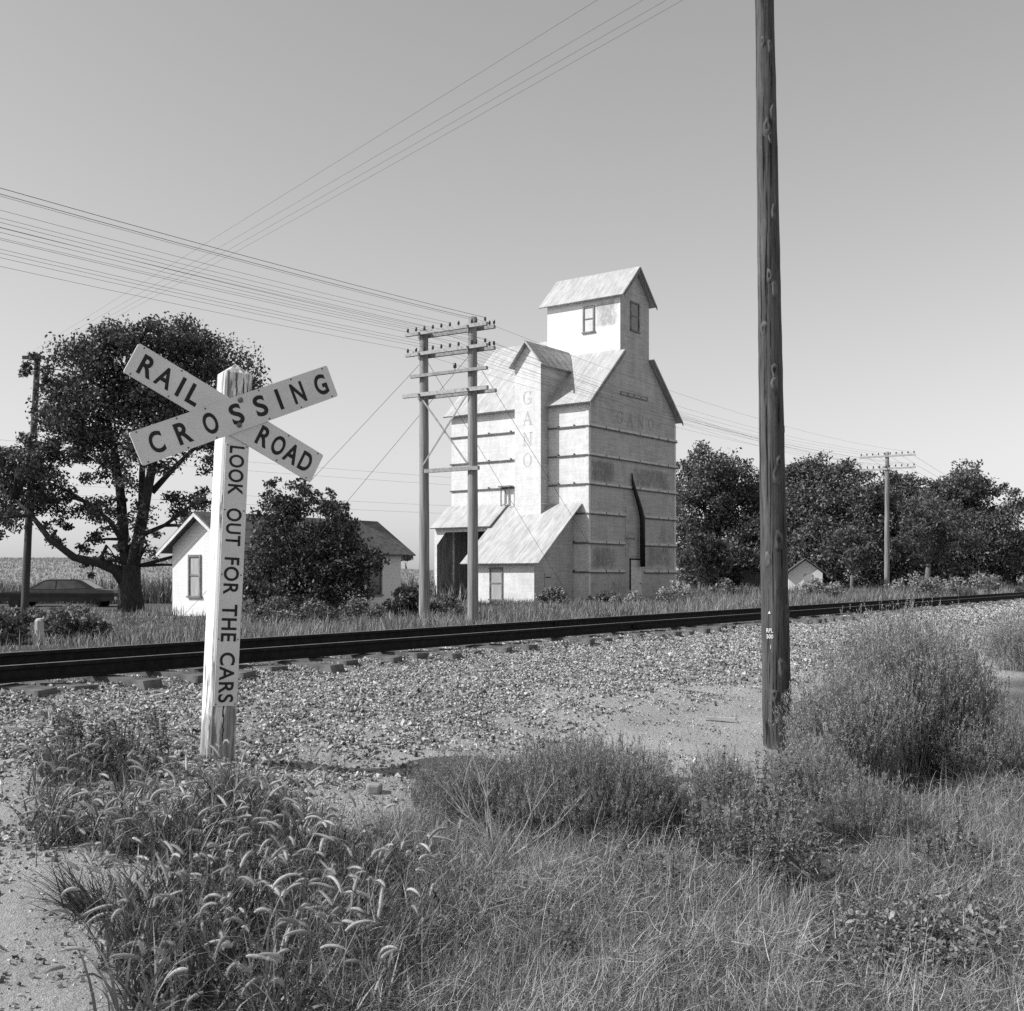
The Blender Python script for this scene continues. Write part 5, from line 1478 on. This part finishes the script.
def stuff_far():
    bg = Bag(); dk = Bag()
    # weeds between the far rail, the poles and the buildings
    n = 15000
    t = RNG.uniform(0, 100, n); p = 13.6 + RNG.random(n) ** 1.3 * 21
    x = TR[0] * t + TN[0] * p; y = TR[1] * t + TN[1] * p
    px = CX + F * x / np.maximum(y, 1)
    keep = (px > -60) & (px < 1090) & (y > 10)
    # keep clear of buildings
    ex, ey = x - 3.66, y - 55
    lx = ex * ER[0] + ey * ER[1]; ly = -ex * ER[1] + ey * ER[0]
    keep &= ~((lx > -3.4) & (lx < 8.8) & (ly > -.2) & (ly < 8.7))
    hx, hy = x + 10.5, y - 39
    lx2 = hx * ER[0] + hy * ER[1]; ly2 = -hx * ER[1] + hy * ER[0]
    keep &= ~((lx2 > -.2) & (lx2 < 8.4) & (np.abs(ly2) < 1.75))
    lawn = (px > 105) & (px < 205) & (y > 24) & (y < 39)
    x, y, lawn, px = x[keep], y[keep], lawn[keep], px[keep]
    nz = wob(x * .45, y * .45) * .5 + .5
    k = 12
    P = np.repeat(np.stack([x, y, gz(x, y)], -1), k, 0) + RNG.normal(0, .16, (len(x) * k, 3)) * [1, 1, 0]
    nz = np.clip(nz * .6 + (wob(x * 1.3 + 2, y * 1.1) * .5 + .5) ** 2 * .7, 0, 1.3)
    hmul = np.repeat((.08 + .42 * nz) * np.where(lawn | ((px < 120) & (y < 20)), .35, 1) * np.where(px > 680, 1.7, 1), k)
    m = len(P)
    W = .006 + .0005 * P[:, 1]
    V, Q, _ = blades(P, RNG.uniform(0, 6.28, m), RNG.uniform(.4, 1.1, m) * hmul, np.abs(RNG.normal(.2, .3, m)), RNG.normal(.4, .4, m), W, 2)
    sel = np.repeat(RNG.random(len(x)) < (.3 + .4 * (wob(x * .9, y * .8) > .15)), k)
    bsel = np.repeat(sel, 6).reshape(-1)
    tag(None, None) if False else None
    Va = V.reshape(m, 6, 3)
    for flag, nm, mt, lb in ((~sel, 'trackside_grass', 'far_weed', 'pale dry grass along the far side of the track'), (sel, 'trackside_weeds', 'leaf_weed', 'darker weeds mixed into the grass beyond the track')):
        vv = Va[flag].reshape(-1, 3); c = flag.sum(); b = (np.arange(c) * 6)[:, None]
        Qs = np.concatenate([b + np.array([[0, 1, 3, 2]]), b + np.array([[2, 3, 5, 4]])])
        tag(npmesh(nm, vv, [Qs], mt), lb, 'grass', kind='stuff')
    # low crop over the rising field, and the rank weeds at its near edge
    n = 26000
    y = 66 + RNG.random(n) ** .8 * 110; px = RNG.uniform(-40, 470, n); x = (px - CX) / F * y
    P = np.stack([x, y, gz(x, y) - .02], -1)
    V, Q, _ = blades(P, RNG.uniform(0, 6.28, n), RNG.uniform(.12, .34, n), np.abs(RNG.normal(.3, .3, n)), RNG.normal(.5, .4, n), RNG.uniform(.1, .22, n), 2)
    tag(npmesh('field_crop', V, [Q], 'field_leaf'), 'low pale crop covering the rising field behind the house', 'crop', kind='stuff')
    n = 9000
    y = RNG.uniform(58, 66, n); px = RNG.uniform(-40, 470, n); x = (px - CX) / F * y
    P = np.stack([x, y, gz(x, y) - .02], -1)
    V, Q, _ = blades(P, RNG.uniform(0, 6.28, n), RNG.uniform(.5, 1.6, n) * (.6 + .5 * (wob(x * .3, y * .3) * .5 + .5)), np.abs(RNG.normal(.15, .2, n)), RNG.normal(.3, .3, n), RNG.uniform(.05, .12, n), 3)
    tag(npmesh('field_edge_weeds', V, [Q], 'leaf_weed'), 'tall dark weeds along the near edge of the field behind the car', 'weeds', kind='stuff')
stuff_far()

# ------------------------------------------------------------------ parked car
def car():
    D = 53.0; x0 = (61 - CX) / F * D
    z0 = float(gz(x0, D)) + .0
    root = thing('parked_car', 'dark long four-door sedan parked in weeds beside the big tree', 'car', (x0, D, z0 - .12), .10)
    # side profile (x forward to the left = -x), half width by height
    hw = .95
    m = MB()
    low = [(-2.62, .42), (-2.66, .62), (-2.6, .78), (-1.25, .88), (1.5, .93), (2.5, .88), (2.62, .74), (2.6, .42), (1.98, .36), (-1.9, .36)]
    prof = []
    for s, wv in ((-1, 1), (1, 1)):
        prof.append([(x, s * (hw - (.08 if z > .8 else 0)), z) for x, z in low])
    m.solid(prof[0], prof[1])
    m.build('body', 'car_paint', root)
    m = MB()
    cab = [(-1.28, .885), (-.55, 1.33), (-.35, 1.37), (.85, 1.38), (1.02, 1.34), (1.72, .925)]
    m.solid([(x, -(hw - .1 - (z - .88) * .33), z) for x, z in cab], [(x, (hw - .1 - (z - .88) * .33), z) for x, z in cab])
    m.build('cabin', 'car_paint', root)
    for s in (-1, 1):
        for w_ in ([(-1.0, .93), (-.5, 1.27), (-.02, 1.30), (-.02, .93)], [(.04, .93), (.04, 1.30), (.86, 1.30), (1.36, .97)]):
            m = MB(); q = [(x, s * (hw - .1 - (z - .88) * .33 + .006), z) for x, z in w_]
            m.slab(q if s < 0 else q[::-1], .004); m.build('window', 'car_glass', root)
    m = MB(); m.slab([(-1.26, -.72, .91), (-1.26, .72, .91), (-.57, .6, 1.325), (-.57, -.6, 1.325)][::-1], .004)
    ws = m.build('windshield', 'glare_glass', root); ws.location = (-.012, 0, .012)
    m = MB(); m.slab([(1.70, -.72, .945), (1.70, .72, .945), (1.05, .6, 1.33), (1.05, -.6, 1.33)], .004)
    ws = m.build('rear_window', 'car_glass', root); ws.location = (.012, 0, .012)
    for x in (-1.7, 1.65):
        for s in (-1, 1):
            m = MB(); m.tube([(x, s * (hw - .2), .33), (x, s * (hw + .01), .33)], .33, 18); wl = m.build('wheel', 'tyre', root)
            m = MB(); m.tube([(x, s * (hw + .005), .33), (x, s * (hw + .03), .33)], .18, 14); m.build('hubcap', 'dark_metal', wl)
    for x, s in ((-2.7, -1), (2.66, 1)):
        m = MB(); m.box(x - .05, x + .05, -hw, hw, .45, .58); m.build('bumper', 'chrome', root)
    for s in (-1, 1):
        m = MB(); m.tube([(-2.62, s * .68, .7), (-2.68, s * .68, .7)], .08, 10); m.build('headlight', 'chrome', root)
    m = MB()
    for s in (-1, 1): m.box(-2.5, 2.5, s * (hw + .002) - .008, s * (hw + .002) + .008, .66, .69)
    m.build('side_trim', 'dark_metal', root)
car()

def bits():
    q = ground(39, 640); m = MB()
    m.tube([(0, 0, -.1), (.01, 0, .2), (0, .01, .42), (0, 0, .46)], [.09, .085, .08, .05], 8)
    o = m.build('marker_post', 'concrete'); o.location = (-8.6, 20.9, float(gz(-8.6, 20.9)))
    tag(o, 'short pale concrete marker post between the two trackside bushes at left', 'post')
    q = ground(720, 722); m = MB(); m.box(-.14, .14, -.02, .02, .0, .03); o = m.build('plank', 'twig_pale'); o.location = q + Vector((0, 0, .008)); o.rotation_euler = (0, .02, -.15)
    tag(o, 'short bleached wood plank lying on the gravel bank', 'plank')
    for k, (px, py, s) in enumerate(((374, 792, .085), (415, 797, .05))):
        q = ground(px, py); V = CUBE * .6 * (1 + RNG.uniform(-.3, .3, (8, 3))) * [1, .8, .7] * s
        o = npmesh('rock', V, [CF], 'stone', flat=True); b = o.modifiers.new('b', 'BEVEL'); b.width = s * .2; b.segments = 2
        o.location = q + Vector((0, 0, s * .25))
        tag(o, ('larger squarish rock at the left end of the wide middle bush', 'smaller rock just right of the squarish rock')[k], 'rock')
bits()
